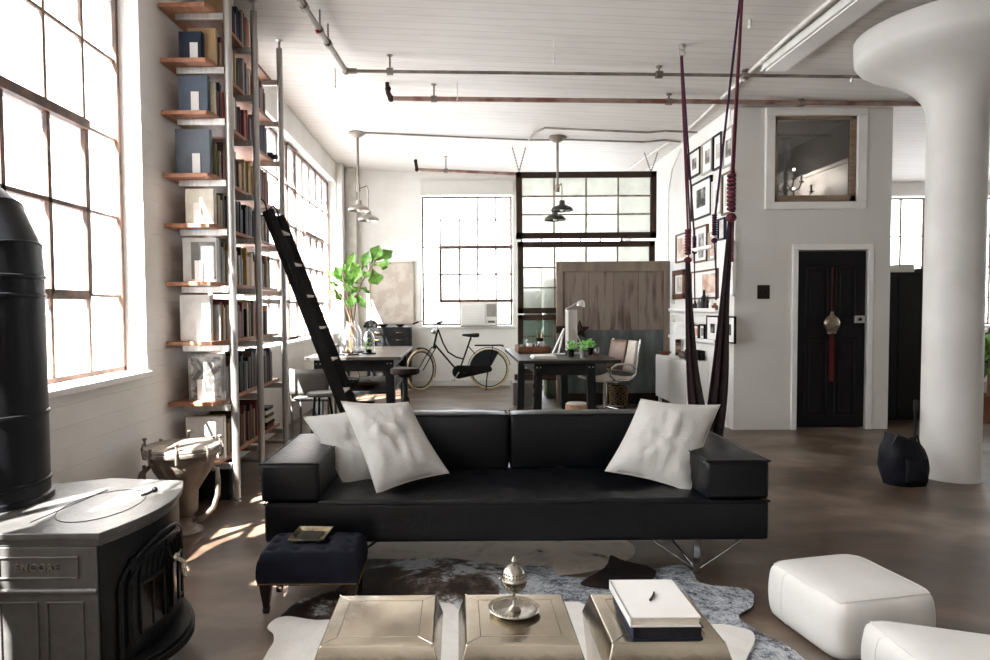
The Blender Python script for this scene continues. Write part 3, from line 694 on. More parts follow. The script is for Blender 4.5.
# camera on the sixth shelf end
r = thing('film_camera', 'small black camera at the far end of the seventh bookcase shelf', 'camera', (-1.72, 6.03, levels[6]))
part('camera_body', MB().box(-1.76, -1.69, 6.005, 6.07, levels[6]+.002, levels[6]+.075), M['black'], r, bevel=.006)
part('lens', MB().cyl((-1.69, 6.037, levels[6]+.036), (-1.65, 6.037, levels[6]+.036), .024, seg=14), M['blackmetal'], r, smooth=40)
r = thing('loudspeaker', 'black box loudspeaker on the floor under the lowest bookcase shelf', 'speaker', (-1.83, 4.78, 0))
part('cabinet', MB().box(-1.96, -1.66, 4.66, 4.92, 0, .235), M['black'], r, bevel=.006)
part('speaker_grille', MB().box(-1.66, -1.652, 4.68, 4.90, .02, .215), M['blackmetal'], r, bevel=.003)

# ================================================================== LADDER
ld = thing('library_ladder', 'black wooden library ladder with pale rungs leaning on the bookcase behind the sofa', 'ladder', (-.72, 5.4, 0))
X0, Z0, X1, Z1 = -1.53, 2.18, -.72, 0.0
for y in (5.28, 5.62):
    part('side_rail', MB().tube([(X0, y, Z0), (X1, y, Z1)], .05, 4, flat=.38, up=(0, 1, 0)), M['black'], ld, bevel=.003)
for i in range(8):
    f = (i+.6)/8.2; x = X0+(X1-X0)*f; z = Z0+(Z1-Z0)*f
    part('rung', MB().box(x-.035, x+.035, 5.29, 5.61, z-.009, z+.009), M['palepoly'] if i % 1 == 0 else M['black'], ld, bevel=.003)
part('hook', MB().tube([(X0, 5.28, Z0-.02), (X0-.02, 5.28, Z0+.06), (X0-.05, 5.28, Z0+.09), (X0-.08, 5.28, Z0+.06)], .008).tube([(X0, 5.62, Z0-.02), (X0-.02, 5.62, Z0+.06), (X0-.05, 5.62, Z0+.09), (X0-.08, 5.62, Z0+.06)], .008), M['blackmetal'], ld, smooth=50)

# ================================================================== SOFA
sf = thing('leather_sofa', 'long low black leather sofa with block arms on chrome legs', 'sofa', (.285, 3.6, 0))
def cushion_block(x0, x1, y0, y1, z0, z1, bulge=.012, n=10, sag=0, wr=0):
    """upholstered block: subdivided box with softly bulging faces"""
    b = MB(); bm = b.bm
    nx = max(4, int((x1-x0)/.05)); ny = max(4, int((y1-y0)/.05)); nz = max(3, int((z1-z0)/.05))
    idx = {}
    def v(i, j, k):
        if (i, j, k) not in idx:
            u, w_, t = i/nx, j/ny, k/nz
            x = x0+(x1-x0)*u; y = y0+(y1-y0)*w_; z = z0+(z1-z0)*t
            bu, bw, bt = (4*u*(1-u))**.5, (4*w_*(1-w_))**.5, (4*t*(1-t))**.5
            if i in (0, nx): x += (1 if i else -1)*bulge*bw*bt
            if j in (0, ny): y += (1 if j else -1)*bulge*bu*bt
            if k in (0, nz): z += (1 if k else -1)*bulge*bu*bw
            if k == nz and sag: z -= sag*(bu*bw)**2
            if wr and k == nz:
                q = noise.noise(V((x*9, y*3.2, 1.3)))+.6*noise.noise(V((x*22+y*9, y*6, 4)))
                z += wr*q*min(1, bu*bw*1.5)
            if wr and j == 0: y += wr*.5*noise.noise(V((x*5, z*12, 7)))*bt
            idx[(i, j, k)] = bm.verts.new((x, y, z))
        return idx[(i, j, k)]
    for k in (0, nz):
        for i in range(nx):
            for j in range(ny): bm.faces.new((v(i, j, k), v(i+1, j, k), v(i+1, j+1, k), v(i, j+1, k)))
    for j in (0, ny):
        for i in range(nx):
            for k in range(nz): bm.faces.new((v(i, j, k), v(i+1, j, k), v(i+1, j, k+1), v(i, j, k+1)))
    for i in (0, nx):
        for j in range(ny):
            for k in range(nz): bm.faces.new((v(i, j, k), v(i, j+1, k), v(i, j+1, k+1), v(i, j, k+1)))
    return b
def piping(x0, x1, y0, y1, z, r=.004):
    return MB().tube([(x0, y0, z), (x1, y0, z), (x1, y1, z), (x0, y1, z)], r, 6, closed=True)
SX0, SX1, SY0 = -.972, 1.545, 3.2
base = part('seat_base', cushion_block(SX0, SX1, SY0, 4.02, .212, .412, .008), M['leather'], sf, smooth=60, bevel=.016)
part('seam', piping(SX0-.001, SX1+.001, SY0-.002, 4.02, .409), M['stitch'], base, smooth=60)
part('seat_cushion', cushion_block(SX0+.26, SX1-.29, SY0+.008, 3.88, .385, .424, .004, sag=.01, wr=.02), M['leather'], sf, smooth=60, bevel=.012)
for x0, x1 in ((SX0-.015, SX0+.275), (SX1-.315, SX1+.0)):
    a = part('armrest', cushion_block(x0, x1, SY0, 4.0, .418, .612, .008), M['leather'], sf, smooth=60, bevel=.018)
    part('seam', piping(x0-.001, x1+.001, SY0-.001, 4.0, .610), M['stitch'], a, smooth=60)
for x0, x1 in ((-.66, .295), (.31, 1.245)):
    a = part('back_cushion', cushion_block(x0, x1, 3.83, 4.0, .42, .745, .014, wr=.004), M['leather'], sf, smooth=60, bevel=.014)
    part('seam', piping(x0-.001, x1+.001, 3.829, 4.0, .742), M['stitch'], a, smooth=60)
for x in (-.665, 1.225):
    l_ = part('leg', MB().box(x-.018, x+.018, 3.304, 3.316, 0, .215), M['chrome'], sf, bevel=.002)
    l2 = part('leg', MB().box(x-.018, x+.018, 3.80, 3.812, 0, .215), M['chrome'], sf, bevel=.002)
    for y, L in ((3.31, l_), (3.806, l2)):
        part('brace_rod', MB().tube([(x, y, .015), (x-.25, y, .19), (x-.28, y, .214)], .006, 8), M['chrome'], L, smooth=60)
        part('brace_rod', MB().tube([(x, y, .015), (x+.25, y, .19), (x+.28, y, .214)], .006, 8), M['chrome'], L, smooth=60)
    part('brace_rod', MB().tube([(x, 3.315, .02), (x-.15, 3.56, .214)], .006, 8).tube([(x, 3.81, .02), (x-.15, 3.6, .214)], .006, 8), M['chrome'], l_, smooth=60)

def pillow(label, BL, BR, TR, TL, th_=.075, seed=0, m='cushion', seam_cross=False, ears=.06):
    BL, BR, TR, TL = map(V, (BL, BR, TR, TL))
    nrm = ((BR-BL).cross(TL-BL)).normalized()
    if nrm.y > 0: nrm = -nrm
    n = 28
    def P(u, v, s):
        # edges pulled in between the pointed corners
        uu, vv = 2*u-1, 2*v-1
        pu = u-uu*ears*.55*(1-vv*vv); pv = v-vv*ears*.55*(1-uu*uu)
        p = BL*(1-pu)*(1-pv)+BR*pu*(1-pv)+TR*pu*pv+TL*(1-pu)*pv
        f = max(0, (1-uu**4)*(1-vv**4))**.5*(.55+.45*(1-max(abs(uu), abs(vv))**2))
        w_ = .35*noise.noise(V((u*3+seed, v*3, seed)))+.16*noise.noise(V((u*8+seed, v*8, 2)))+.28*(.35-abs(noise.noise(V((u*5+seed*2, v*5+u*2, 9)))))*2*(1-abs(uu))*(1-abs(vv))
        cr = -.3*math.exp(-((uu*uu+vv*vv)/.02)) if seam_cross else 0
        return p+nrm*s*th_*f*(1+w_+cr)
    c0 = (BL+BR)/2
    r = thing('throw_pillow', label, 'pillow', (c0.x, c0.y, min(BL.z, BR.z)), 'pale square pillows on the black sofa')
    b = MB(); b.grid(lambda u, v: P(u, v, 1), n, n); b.grid(lambda u, v: P(u, v, -1), n, n)
    part('pillow_cover', b, M[m], r, smooth=70, weld=.0008)
    sm = MB()
    edge = [P(u/12, 0, 0) for u in range(13)]+[P(1, v/12, 0) for v in range(1, 13)]+[P(1-u/12, 1, 0) for u in range(1, 13)]+[P(0, 1-v/12, 0) for v in range(1, 12)]
    sm.tube(edge, .0028, 6, closed=True)
    if seam_cross:
        sm.tube([P(.5, v/14, 1.0) for v in range(15)], .0016, 5); sm.tube([P(u/14, .5, 1.0) for u in range(15)], .0016, 5)
    part('piped_seam', sm, M['palepoly'], r, smooth=60)
    return r
zs = .445
pillow('pale grey square pillow half hidden behind another at the left arm of the sofa', at(346, 488, Y=3.55), at(402, 478, Y=3.68), at(378, 405, Y=3.82), at(303, 417, Y=3.7), .06, 3)
pillow('wrinkled pale grey square pillow standing in front at the left end of the sofa', at(377, 494, Y=3.34), at(449, 473, Y=3.46), at(408, 402, Y=3.72), at(341, 401, Y=3.6), .085, 8, seam_cross=True)
pillow('pale square pillow with cross seams leaning on the right arm of the sofa', at(605, 471, Y=3.52), at(690, 492, Y=3.36), at(720, 405, Y=3.62), at(641, 399, Y=3.74), .08, 14, seam_cross=True)

# ================================================================== OTTOMAN
ot = thing('tufted_footstool', 'small dark navy tufted footstool with brass nails and dark wooden legs before the sofa', 'footstool', (-.665, 3.0, 0))
ox0, ox1, oy0, oy1 = -.905, -.455, 2.86, 3.14
def tuft(u, v):
    d = 0
    for i in range(4):
        for j in range(3):
            if (i+j) % 1 == 0:
                cx_, cy_ = (i+.5)/4, (j+.5)/3
                d += math.exp(-(((u-cx_)*3.4)**2+((v-cy_)*2.4)**2)/.022)
    return d
def ostop(u, v):
    uu, vv = 2*u-1, 2*v-1
    e = ((1-abs(uu)**12)*(1-abs(vv)**12))**.5
    return V((ox0+(ox1-ox0)*u, oy0+(oy1-oy0)*v, .25+.05*e-.024*tuft(u, v)*e))
b = MB(); b.grid(ostop, 40, 30)
sides = MB()
def side(u, t):
    # perimeter wall
    P4 = [(ox0, oy0), (ox1, oy0), (ox1, oy1), (ox0, oy1), (ox0, oy0)]
    k = min(3, int(u*4)); f = u*4-k
    x = P4[k][0]+(P4[k+1][0]-P4[k][0])*f; y = P4[k][1]+(P4[k+1][1]-P4[k][1])*f
    bu = .006*math.sin(PI*t)
    dx = (x-(ox0+ox1)/2)/(ox1-ox0)*2; dy = (y-(oy0+oy1)/2)/(oy1-oy0)*2
    return V((x+bu*dx, y+bu*dy, .145+.105*t))
b.grid(side, 64, 5)
b.face([(ox0, oy0, .145), (ox0, oy1, .145), (ox1, oy1, .145), (ox1, oy0, .145)])
seatp = part('padded_seat', b, M['navyfabric'], ot, smooth=60, weld=.001)
b = MB()
for i in range(4):
    for j in range(3):
        p = ostop((i+.5)/4, (j+.5)/3); b.ball((p.x, p.y, p.z+.003), .007, 8)
part('buttons', b, M['navyfabric'], seatp, smooth=60)
b = MB()
for i in range(48): b.ball((ox0+.01+(ox1-ox0-.02)*i/47, oy0-.001, .152), .0035, 6)
for j in range(26):
    b.ball((ox0-.001, oy0+.01+(oy1-oy0-.02)*j/25, .152), .0035, 6); b.ball((ox1+.001, oy0+.01+(oy1-oy0-.02)*j/25, .152), .0035, 6)
part('brass_nail_trim', b, M['brass'], ot, smooth=60)
for x, y in ((ox0+.03, oy0+.03), (ox1-.03, oy0+.03), (ox1-.03, oy1-.03), (ox0+.03, oy1-.03)):
    part('leg', MB().rings([[V((x+a*s, y+c*s, z)) for a, c in ((-1, -1), (1, -1), (1, 1), (-1, 1))] for z, s in ((.0098, .013), (.03, .015), (.035, .012), (.13, .024), (.15, .026))]), M['darkwood'], ot, bevel=.002)
tr = thing('metal_tray', 'small square brassy metal tray with rubbed pattern lying on the navy footstool', 'tray', (-.72, 3.0, .3))
c = at(311, 536, Z=.305)
Mt = Matrix.Translation((c.x, c.y, .301)) @ Matrix.Rotation(math.radians(-3), 4, 'Z')
b = MB(); a_, b_ = .085, .095
b.rings([[Mt @ V((sx*(a_-k), sy*(b_-k), z)) for sx, sy in ((-1, -1), (1, -1), (1, 1), (-1, 1))] for k, z in ((.02, .0), (.0, .018), (.003, .02), (.022, .005))])
part('tray_dish', b, mat('rubbed_brass', '#a5977c', .35, .8, c2='#4a463d', scale=14, lo=.42, hi=.6, bump=.2), tr, bevel=.001)
part('tray_pattern', MB().box(-.05, .05, -.06, .06, .0052, .0062, Mt), M['silver'], tr)

# ================================================================== HIDES
def hide(label, pxs, z, m, seedn, cat='rug'):
    z += .0046
    pts = [at(x, y, Z=z) for x, y in pxs]
    # smooth outline with small wobble
    out = []
    n = len(pts)
    for i in range(n):
        p0, p1, p2, p3 = pts[i-1], pts[i], pts[(i+1) % n], pts[(i+2) % n]
        for k in range(5):
            t = k/5
            q = .5*((2*p1)+(p2-p0)*t+(2*p0-5*p1+4*p2-p3)*t*t+(3*p1-p0-3*p2+p3)*t**3)
            q = q+V((noise.noise(q*14+V((seedn, 0, 0))), noise.noise(q*14+V((0, seedn, 5))), 0))*.012
            out.append((q.x, q.y))
    b = MB(); b.prism(out, z, z+.005)
    o = solo('cowhide_rug', b, m, label, cat, 'cowhides laid over each other on the floor')
    return o
M['hideA'] = hide_mat('brown_and_pale_cowhide', ['#17110f', '#2f231d', '#5f5148', '#b9bdc0', '#c9cccd', '#4d3c33'], 1.7, (.34, .46, .51, .55, .60, .68), 3.1, .35, .5)
M['hideB'] = hide_mat('grey_speckled_cowhide', ['#15171d', '#2b303b', '#8b919b', '#bfc3c8', '#cfd0d0'], 2.8, (.42, .46, .49, .53, .64), 9.2, .95, .3)
M['hideE'] = hide_mat('beige_cowhide_and_floor_sheen', ['#0f0c0b', '#a89a8b', '#c6b9aa', '#b5a697'], 6, (.30, .335, .5, .7), 4, .1, .3)  # spotted hide; its pale beige also stands in for floor sheen under the sofa
M['hideC'] = hide_mat('white_cowhide', ['#dcd8d2', '#e9e6e1'], 3, (.4, .6), 1)
M['hideD'] = hide_mat('dark_brown_cowhide', ['#120d0b', '#2a1c16'], 3, (.4, .6), 5)
hide('dark brown and pale patched cowhide spread in front of the sofa beside the footstool', [(296, 640), (280, 620), (300, 602), (336, 590), (350, 575), (362, 561), (400, 560), (450, 559), (505, 566), (545, 570), (556, 600), (548, 640), (420, 662)], .0, M['hideA'], 2)
hide('grey and white hide with black speckles reaching toward the white poufs', [(505, 572), (548, 567), (562, 577), (600, 577), (640, 572), (683, 566), (702, 584), (748, 590), (752, 606), (738, 618), (762, 634), (796, 652), (812, 680), (700, 690), (520, 680), (500, 620)], .006, M['hideB'], 5)
hide('beige cowhide with a few black spots lying under the sofa', [(352, 568), (360, 552), (385, 541), (430, 534), (520, 530), (600, 534), (632, 545), (628, 560), (590, 572), (520, 578), (440, 574), (390, 575)], -.0045, M['hideE'], 15)
hide('dark brown hide corner poking out behind the speckled hide', [(582, 584), (596, 574), (606, 566), (611, 556), (624, 561), (644, 566), (656, 573), (648, 582), (620, 590)], .012, M['hideD'], 9)
hide('white cowhide lying under the metal tables', [(256, 680), (270, 650), (274, 636), (268, 628), (284, 617), (330, 621), (440, 604), (470, 612), (566, 603), (585, 606), (640, 622), (700, 624), (745, 630), (754, 642), (744, 668), (748, 720), (300, 720)], .018, M['hideC'], 12)

# ================================================================== METAL-CLAD TABLES
def clad_table(x0, label):
    y0, y1 = 1.825, 2.145; x1 = x0+.322; H = .42; zb0 = .0285
    r = thing('metal_cube_table', label, 'table', ((x0+x1)/2, (y0+y1)/2, zb0), 'metal-clad cube tables')
    def R(k, z): return [V((x0-k, y0-k, z)), V((x1+k, y0-k, z)), V((x1+k, y1+k, z)), V((x0-k, y1+k, z))]
    b = MB(); b.rings([R(-.004, zb0+.05), R(.0, zb0+.08), R(.022, H-.08), R(.023, H-.068), R(.002, H-.003), R(-.003, H)])
    part('clad_body', b, M['silverclad'], r, bevel=.005)
    s = MB(); q = .042
    s.tube([(x0+q, y0+q, H), (x1-q, y0+q, H), (x1-q, y1-q, H), (x0+q, y1-q, H)], .0016, 5, closed=True)
    for a, c, e, f in ((x0, y0, 1, 1), (x1, y0, -1, 1), (x1, y1, -1, -1), (x0, y1, 1, -1)): s.tube([(a, c, H), (a+e*q, c+f*q, H)], .0016, 5)
    part('seam_ridges', s, M['silverclad'], r, smooth=60)
    f = MB()
    for a, c in ((x0+.02, y0+.02), (x1-.02, y0+.02), (x1-.02, y1-.02), (x0+.02, y1-.02)): f.cyl((a, c, zb0), (a, c, zb0+.055), .018, seg=10)
    part('feet', f, M['darkwood'], r, smooth=50)
clad_table(-.402, 'leftmost silver metal-clad cube table with a bare seamed top')
clad_table(.018, 'middle silver metal-clad cube table carrying the incense burner')
clad_table(.437, 'rightmost silver metal-clad cube table carrying two large books')

ic = at(514, 610, Z=.428)
r = thing('round_plate', 'round silver plate with raised rim on the middle metal table', 'plate', (ic.x, ic.y, .4225))
part('dish', MB().lathe([(0, .4225), (.045, .4225), (.055, .426), (.078, .434), (.082, .437), (.08, .4395), (.06, .432), (.052, .4285), (0, .4285)], (ic.x, ic.y, 0), 40), M['silver'], r, smooth=50)
b = MB()
for i in range(36):
    a = 2*PI*i/36; b.ball((ic.x+.068*math.cos(a), ic.y+.068*math.sin(a), .435), .0035, 6)
part('beaded_rim', b, M['silver'], r, smooth=60)
r = thing('incense_burner', 'silver pierced egg-shaped incense burner on a stem standing on the round plate', 'incense burner', (ic.x, ic.y, .429))
b0 = .4285
part('foot', MB().lathe([(0, b0), (.022, b0), (.022, b0+.004), (.014, b0+.009), (.006, b0+.018), (.0045, b0+.045), (.0045, b0+.055), (.008, b0+.058), (0, b0+.06)], (ic.x, ic.y, 0), 20), M['silver'], r, smooth=50)
part('bowl', MB().lathe([(0, b0+.055), (.012, b0+.056), (.028, b0+.066), (.037, b0+.082), (.0395, b0+.096), (.041, b0+.097), (.041, b0+.1), (.0, b0+.1)], (ic.x, ic.y, 0), 28), M['silver'], r, smooth=50)
ld2 = part('domed_lid', MB().lathe([(.041, b0+.1), (.0395, b0+.103), (.037, b0+.118), (.03, b0+.132), (.018, b0+.142), (.006, b0+.147), (.005, b0+.152), (.0085, b0+.157), (.006, b0+.162), (.002, b0+.17), (0, b0+.172)], (ic.x, ic.y, 0), 28), M['silver'], r, smooth=50)
b = MB()
for q, n_ in ((.112, 22), (.121, 20), (.09, 22), (.08, 18)):
    rad = {.112: .0385, .121: .0365, .09: .0392, .08: .0368}[q]
    for i in range(n_):
        a = 2*PI*(i+.5*(q in (.121, .08)))/n_; b.ball((ic.x+rad*math.cos(a), ic.y+rad*math.sin(a), b0+q), .0022, 6)
part('pierced_holes', b, M['black'], ld2, smooth=60)
part('hinge_knob', MB().ball((ic.x-.043, ic.y, b0+.1), .006, 8), M['silver'], r, smooth=60)

def flat_book(label, px, z0, z1, cover, pages, g):
    q = [at(x, y, Z=z1) for x, y in px]
    y0 = (q[0].y+q[1].y)/2; y1 = (q[2].y+q[3].y)/2; x0 = (q[0].x+q[3].x)/2; x1 = (q[1].x+q[2].x)/2
    r = thing('coffee_table_book', label, 'book', ((x0+x1)/2, (y0+y1)/2, z0), g)
    t = .004
    part('cover', MB().box(x0, x1, y0, y1, z0, z0+t).box(x0, x1, y0, y1, z1-t, z1).box(x0, x0+.005, y0, y1, z0, z1), cover, r, bevel=.0012)
    part('pages', MB().box(x0+.005, x1-.004, y0+.005, y1-.005, z0+t, z1-t), pages, r)
    return x0, x1, y0, y1
M['darkpages'] = mat('black_page_block', '#1d1d1f', .6, c2='#2a2a2c', scale=50, stretch=(1, 1, 14))
flat_book('thick navy book with black page edges lying under the white book on a metal table', [(635, 627), (703, 627), (676, 590), (611, 590)], .421, .459, M['blue_navy'], M['darkpages'], 'books on the right metal table')
flat_book('large white book lying on top of the navy book', [(629, 617.5), (700, 617), (673, 579.5), (610, 579.5)], .4592, .489, M['white'], M['paper'], 'books on the right metal table')
q = at(652, 597, Z=.49)
b = MB(); Mq = Matrix.Translation((q.x, q.y, .4895)) @ Matrix.Rotation(math.radians(62), 4, 'Z')
b.prism([(Mq @ V((math.cos(a)*.032, math.sin(a)*.006, 0)))[:2] for a in [2*PI*i/16 for i in range(16)]], .4895, .4955)
r = thing('shell_ornament', 'small slender dark and white shell lying on the white book', 'shell', (q.x, q.y, .4895))
part('shell_back', b, M['darkwood'], r, bevel=.001)
b = MB(); b.prism([(Mq @ V((math.cos(a)*.028-.001, math.sin(a)*.0035+.003, 0)))[:2] for a in [2*PI*i/16 for i in range(16)]], .4955, .498)
part('shell_lip', b, M['white'], r)

# ================================================================== POUFS
def pouf(label, cs, z1, r_=.05):
    cs = [V((x, y, 0)) for x, y in cs]; cen = sum(cs, V())/4
    b = MB(); n = 12; idx = {}
    def P(u, v, t):
        pu, pv = u, v
        p = cs[0]*(1-pu)*(1-pv)+cs[1]*pu*(1-pv)+cs[2]*pu*pv+cs[3]*(1-pu)*pv
        d = p-cen; uu, vv, tt = 2*u-1, 2*v-1, 2*t-1
        bulge = 1+.05*(1-tt*tt)
        # superellipsoid rounding
        m = max(abs(uu), abs(vv), abs(tt)); L = (abs(uu)**9+abs(vv)**9+abs(tt)**9)**(1/9) or 1
        f = m/L
        z = z1/2*(1+tt*f)
        z += .012*(1-uu*uu)*(1-vv*vv)*(1 if t > .99 else 0)
        w_ = .006*noise.noise(V((p.x*7, p.y*7, t*4)))
        return cen+d*f*bulge*(1+w_)+V((0, 0, max(0, z)))
    for t in (0, 1): b.grid(lambda u, v: P(u, v, t), n, n)
    for v in (0, 1): b.grid(lambda u, t: P(u, v, t), n, n)
    for u in (0, 1): b.grid(lambda v, t: P(u, v, t), n, n)
    r = thing('leather_pouf', label, 'pouf', (cen.x, cen.y, 0), 'white leather poufs')
    part('pouf_body', b, M['pouf'], r, smooth=80, weld=.0008)
    s = MB(); E = .004
    def Q(u, v, t): 
        p = P(u, v, t); d = (p-cen-V((0, 0, z1/2))).normalized(); return p+d*E*.2
    ring = [Q(k/n, 0, .985) for k in range(n+1)]+[Q(1, k/n, .985) for k in range(1, n+1)]+[Q(1-k/n, 1, .985) for k in range(1, n+1)]+[Q(0, 1-k/n, .985) for k in range(1, n)]
    s.tube(ring, .003, 6, closed=True)
    s.tube([Q(0, .72, .985-.95*k/10) for k in range(11)], .002, 5)
    part('stitched_seam', s, M['pouf'], r, smooth=60)
pouf('whole white leather pouf standing beyond the sofa end at right', [(1.44, 2.43), (1.89, 2.52), (1.82, 2.96), (1.37, 2.86)], .252)
pouf('white leather pouf cut off by the lower right corner of the picture', [(1.45, 1.88), (1.89, 1.74), (2.0, 2.14), (1.46, 2.34)], .252)
# ================================================================== STOVE
st = thing('wood_stove', 'grey and black cast iron wood stove with arched glass doors by the left window', 'stove', (-1.38, 2.4, 0))
YA, YBk = 2.11, 2.72
def fx(t, o=0): return -1.185+.07*math.sin(PI*t)**.9+o
def F(t, z, o=0):
    """point on the bowed stove front; t runs away from the camera"""
    return V((fx(min(max(t, 0), 1), o), YA+(YBk-YA)*t, z))
def plan(o): return [(-1.96, YA-o), (-1.185+o*.6, YA-o)]+[(fx(k/14)+o, YA+(YBk-YA)*k/14) for k in range(1, 14)]+[(-1.185+o*.6, YBk+o), (-1.50, YBk+.05+o), (-1.96, YBk-.12)]
part('body', MB().prism(plan(0), .15, .61), M['iron_black'], st, smooth=35)
b = MB()
for o, z0, z1 in ((.004, .606, .622), (.012, .622, .634), (.02, .634, .655)): b.prism(plan(o), z0, z1)
top = part('top_plate', b, M['iron'], st, smooth=35, bevel=.003)
b = MB()
gc = V((-1.33, 2.4, .656)); b.tube([gc+V((.13*math.cos(a),   .2*math.sin(a), 0)) for a in [2*PI*i/40 for i in range(40)]], .0013, 5, closed=True)
b.tube([(-1.47, 2.2, .656), (-1.42, 2.6, .656)], .002, 5)
part('griddle_outline', b, M['iron_black'], top, smooth=60)
b = MB().ball((-1.215, 2.57, .664), .012, 10).tube([(-1.215, 2.57, .664), (-1.225, 2.53, .66), (-1.24, 2.51, .658)], .005)
part('griddle_latch', b, M['iron_black'], top, smooth=60)
# camera-facing side panel
ys = YA-.001
b = MB(); b.box(-1.955, -1.19, ys-.006, ys+.02, .15, .605)
sp = part('side_panel', b, M['iron'], st, bevel=.003)
b = MB()
def fr(x0, x1, z0, z1, w_=.007, d=.012):
    for a in ((x0, x1, z0, z0+w_), (x0, x1, z1-w_, z1), (x0, x0+w_, z0, z1), (x1-w_, x1, z0, z1)): b.box(a[0], a[1], ys-d, ys, a[2], a[3])
fr(-1.515, -1.25, .50, .575); fr(-1.36, -1.235, .17, .425); fr(-1.515, -1.385, .17, .425); fr(-1.68, -1.54, .17, .425); fr(-1.9, -1.72, .17, .425); fr(-1.9, -1.58, .50, .575)
part('raised_frames', b, M['iron'], sp, bevel=.003)
b = MB().tube([(-1.955, ys-.006, .458), (-1.19, ys-.006, .458)], .011, 10)
part('waist_moulding', b, M['iron'], sp, smooth=60)
cu = bpy.data.curves.new('lettering', 'FONT'); cu.body = 'ENCORE'; cu.size = .034; cu.extrude = .005; cu.space_character = 1.15; cu.align_x = 'CENTER'
to = bpy.data.objects.new('lettering_curve', cu); COL.objects.link(to)
bpy.context.view_layer.update()
me = bpy.data.meshes.new_from_object(to.evaluated_get(bpy.context.evaluated_depsgraph_get()))
bpy.data.objects.remove(to)
me.transform(Matrix.Translation(V((-1.385, ys-.008, .528))-wloc(st)) @ Matrix.Rotation(PI/2, 4, 'X')); me.materials.clear(); me.materials.append(M['castrim'])
lt = bpy.data.objects.new('lettering', me); COL.objects.link(lt); lt.parent = sp
b = MB().tube([(-1.56, ys-.03, .59), (-1.565, ys-.05, .54), (-1.55, ys-.05, .50), (-1.54, ys-.03, .47)], [.008, .012, .012, .008], 8).ball((-1.56, ys-.035, .58), .014, 10)
part('side_handle', b, M['iron_black'], st, smooth=60)
# bowed front: arch, doors, glass, lip
b = MB()
arch = [F(.1, .19, .006), F(.1, .42, .006)]+[F(.5-.4*math.cos(a), .42+.135*math.sin(a), .006) for a in [PI*i/16 for i in range(1, 16)]]+[F(.9, .42, .006), F(.9, .19, .006)]
b.tube(arch, .008, 8); b.tube([q+V((.004, 0, 0)) for q in [F(.155, .21, .006), F(.155, .42, .006)]+[F(.5-.345*math.cos(a), .42+.105*math.sin(a), .006) for a in [PI*i/16 for i in range(1, 16)]]+[F(.845, .42, .006), F(.845, .21, .006)]], .006, 8)
part('arch_moulding', b, M['iron_black'], st, smooth=60)
M['stoveglass'] = mat('dark_stove_glass', '#120e0c', .08, c2='#241a14', scale=6)
for nm, t0, t1 in (('l', .175, .49), ('r', .51, .825)):
    b = MB(); b.grid(lambda u, v: F(t0+(t1-t0)*u, .21+.3*v+.02*math.sin(PI*(t0+(t1-t0)*u)), .004), 8, 3)
    d_ = part('fire_door', b, M['iron_black'], st, solid=.012)
    g = MB(); g.grid(lambda u, v: F(t0+.05+(t1-t0-.1)*u, .245+.17*v, .014), 8, 3)
    part('door_glass', g, M['stoveglass'], d_, solid=.003)
    g = MB(); k0, k1 = t0+.05, t1-.05
    for zz in (.245, .415): g.tube([F(k0+(k1-k0)*i/6, zz, .016) for i in range(7)], .005, 6)
    for kk in (k0, (k0+k1)/2, k1): g.tube([F(kk, .245, .016), F(kk, .415, .016)], .005, 6)
    for i in range(5):     # fan of cast ribs above the glass
        g.tube([F((t0+t1)/2+(t1-t0)*.4*(i-2)/2.4, .425, .014), F(.5+(i-2)*.03*(1 if nm == 'l' else 1)*2.2-(.12 if nm == 'l' else -.12), .495, .014)], .004, 6)
    part('door_ribs', g, M['iron_black'], d_, smooth=60)
b = MB().tube([F(.5, .44, .02), F(.5, .45, .05), F(.515, .43, .065), F(.53, .37, .07)], [.007, .009, .011, .013], 8).ball(F(.5, .45, .045), .017, 10)
part('door_handle', b, M['silver'], st, smooth=60)
lip = MB(); pts = [(-1.19, YA)]+[(fx(k/14)+.03+.055*math.sin(PI*k/14), YA+(YBk-YA)*k/14) for k in range(0, 15)]+[(-1.19, YBk)]
lip.prism(pts, .12, .15); lip.prism([(x-.012*(i not in (0, len(pts)-1)), y) for i, (x, y) in enumerate(pts)], .15, .165)
part('ash_lip', lip, M['iron_black'], st, bevel=.005)
for x, y, dx, dy in ((-1.2, YBk-.03, .03, .02), (-1.2, YA+.04, .03, -.01), (-1.9, YBk-.16, -.02, .02), (-1.9, YA+.04, -.02, -.01)):
    part('leg', MB().tube([(x, y, .15), (x+dx*.7, y+dy*.7, .09), (x+dx*.5, y+dy*.5, .04), (x+dx, y+dy, .012), (x+dx, y+dy, 0)], [.022, .02, .012, .016, .018], 10), M['iron_black'], st, smooth=60)
# flue
fc = V((-1.80, 2.46, 0)); R0 = .205
fl = thing('stove_pipe', 'wide black sheet steel stove pipe rising behind the wood stove', 'stove pipe', (fc.x, fc.y, 0))
b = MB().lathe([(R0+.012, .6565), (R0+.012, .675), (R0, .68), (R0, 1.52)], fc, 48); part('straight_section', b, M['stovepipe'], fl, smooth=50)
for z in (.72, .98, 1.43, 1.50):
    part('joint_band', MB().lathe([(R0, z), (R0+.005, z+.004), (R0+.005, z+.014), (R0, z+.018)], fc, 48), M['stovepipe'], fl, smooth=50)
zE = 1.6
def ering(c, ang, n=48):
    Rm = Matrix.Rotation(-ang, 3, 'Y'); return [V(c)+Rm @ V((R0*math.cos(2*PI*k/n), R0*math.sin(2*PI*k/n), 0)) for k in range(n)]
rings_ = [ering((fc.x, fc.y, 1.52), 0)]
for a_ in (12, 37, 62, 88):
    a_ = math.radians(a_); rings_.append(ering((fc.x-R0+R0*math.cos(a_), fc.y, 1.555+R0*math.sin(a_)), a_))
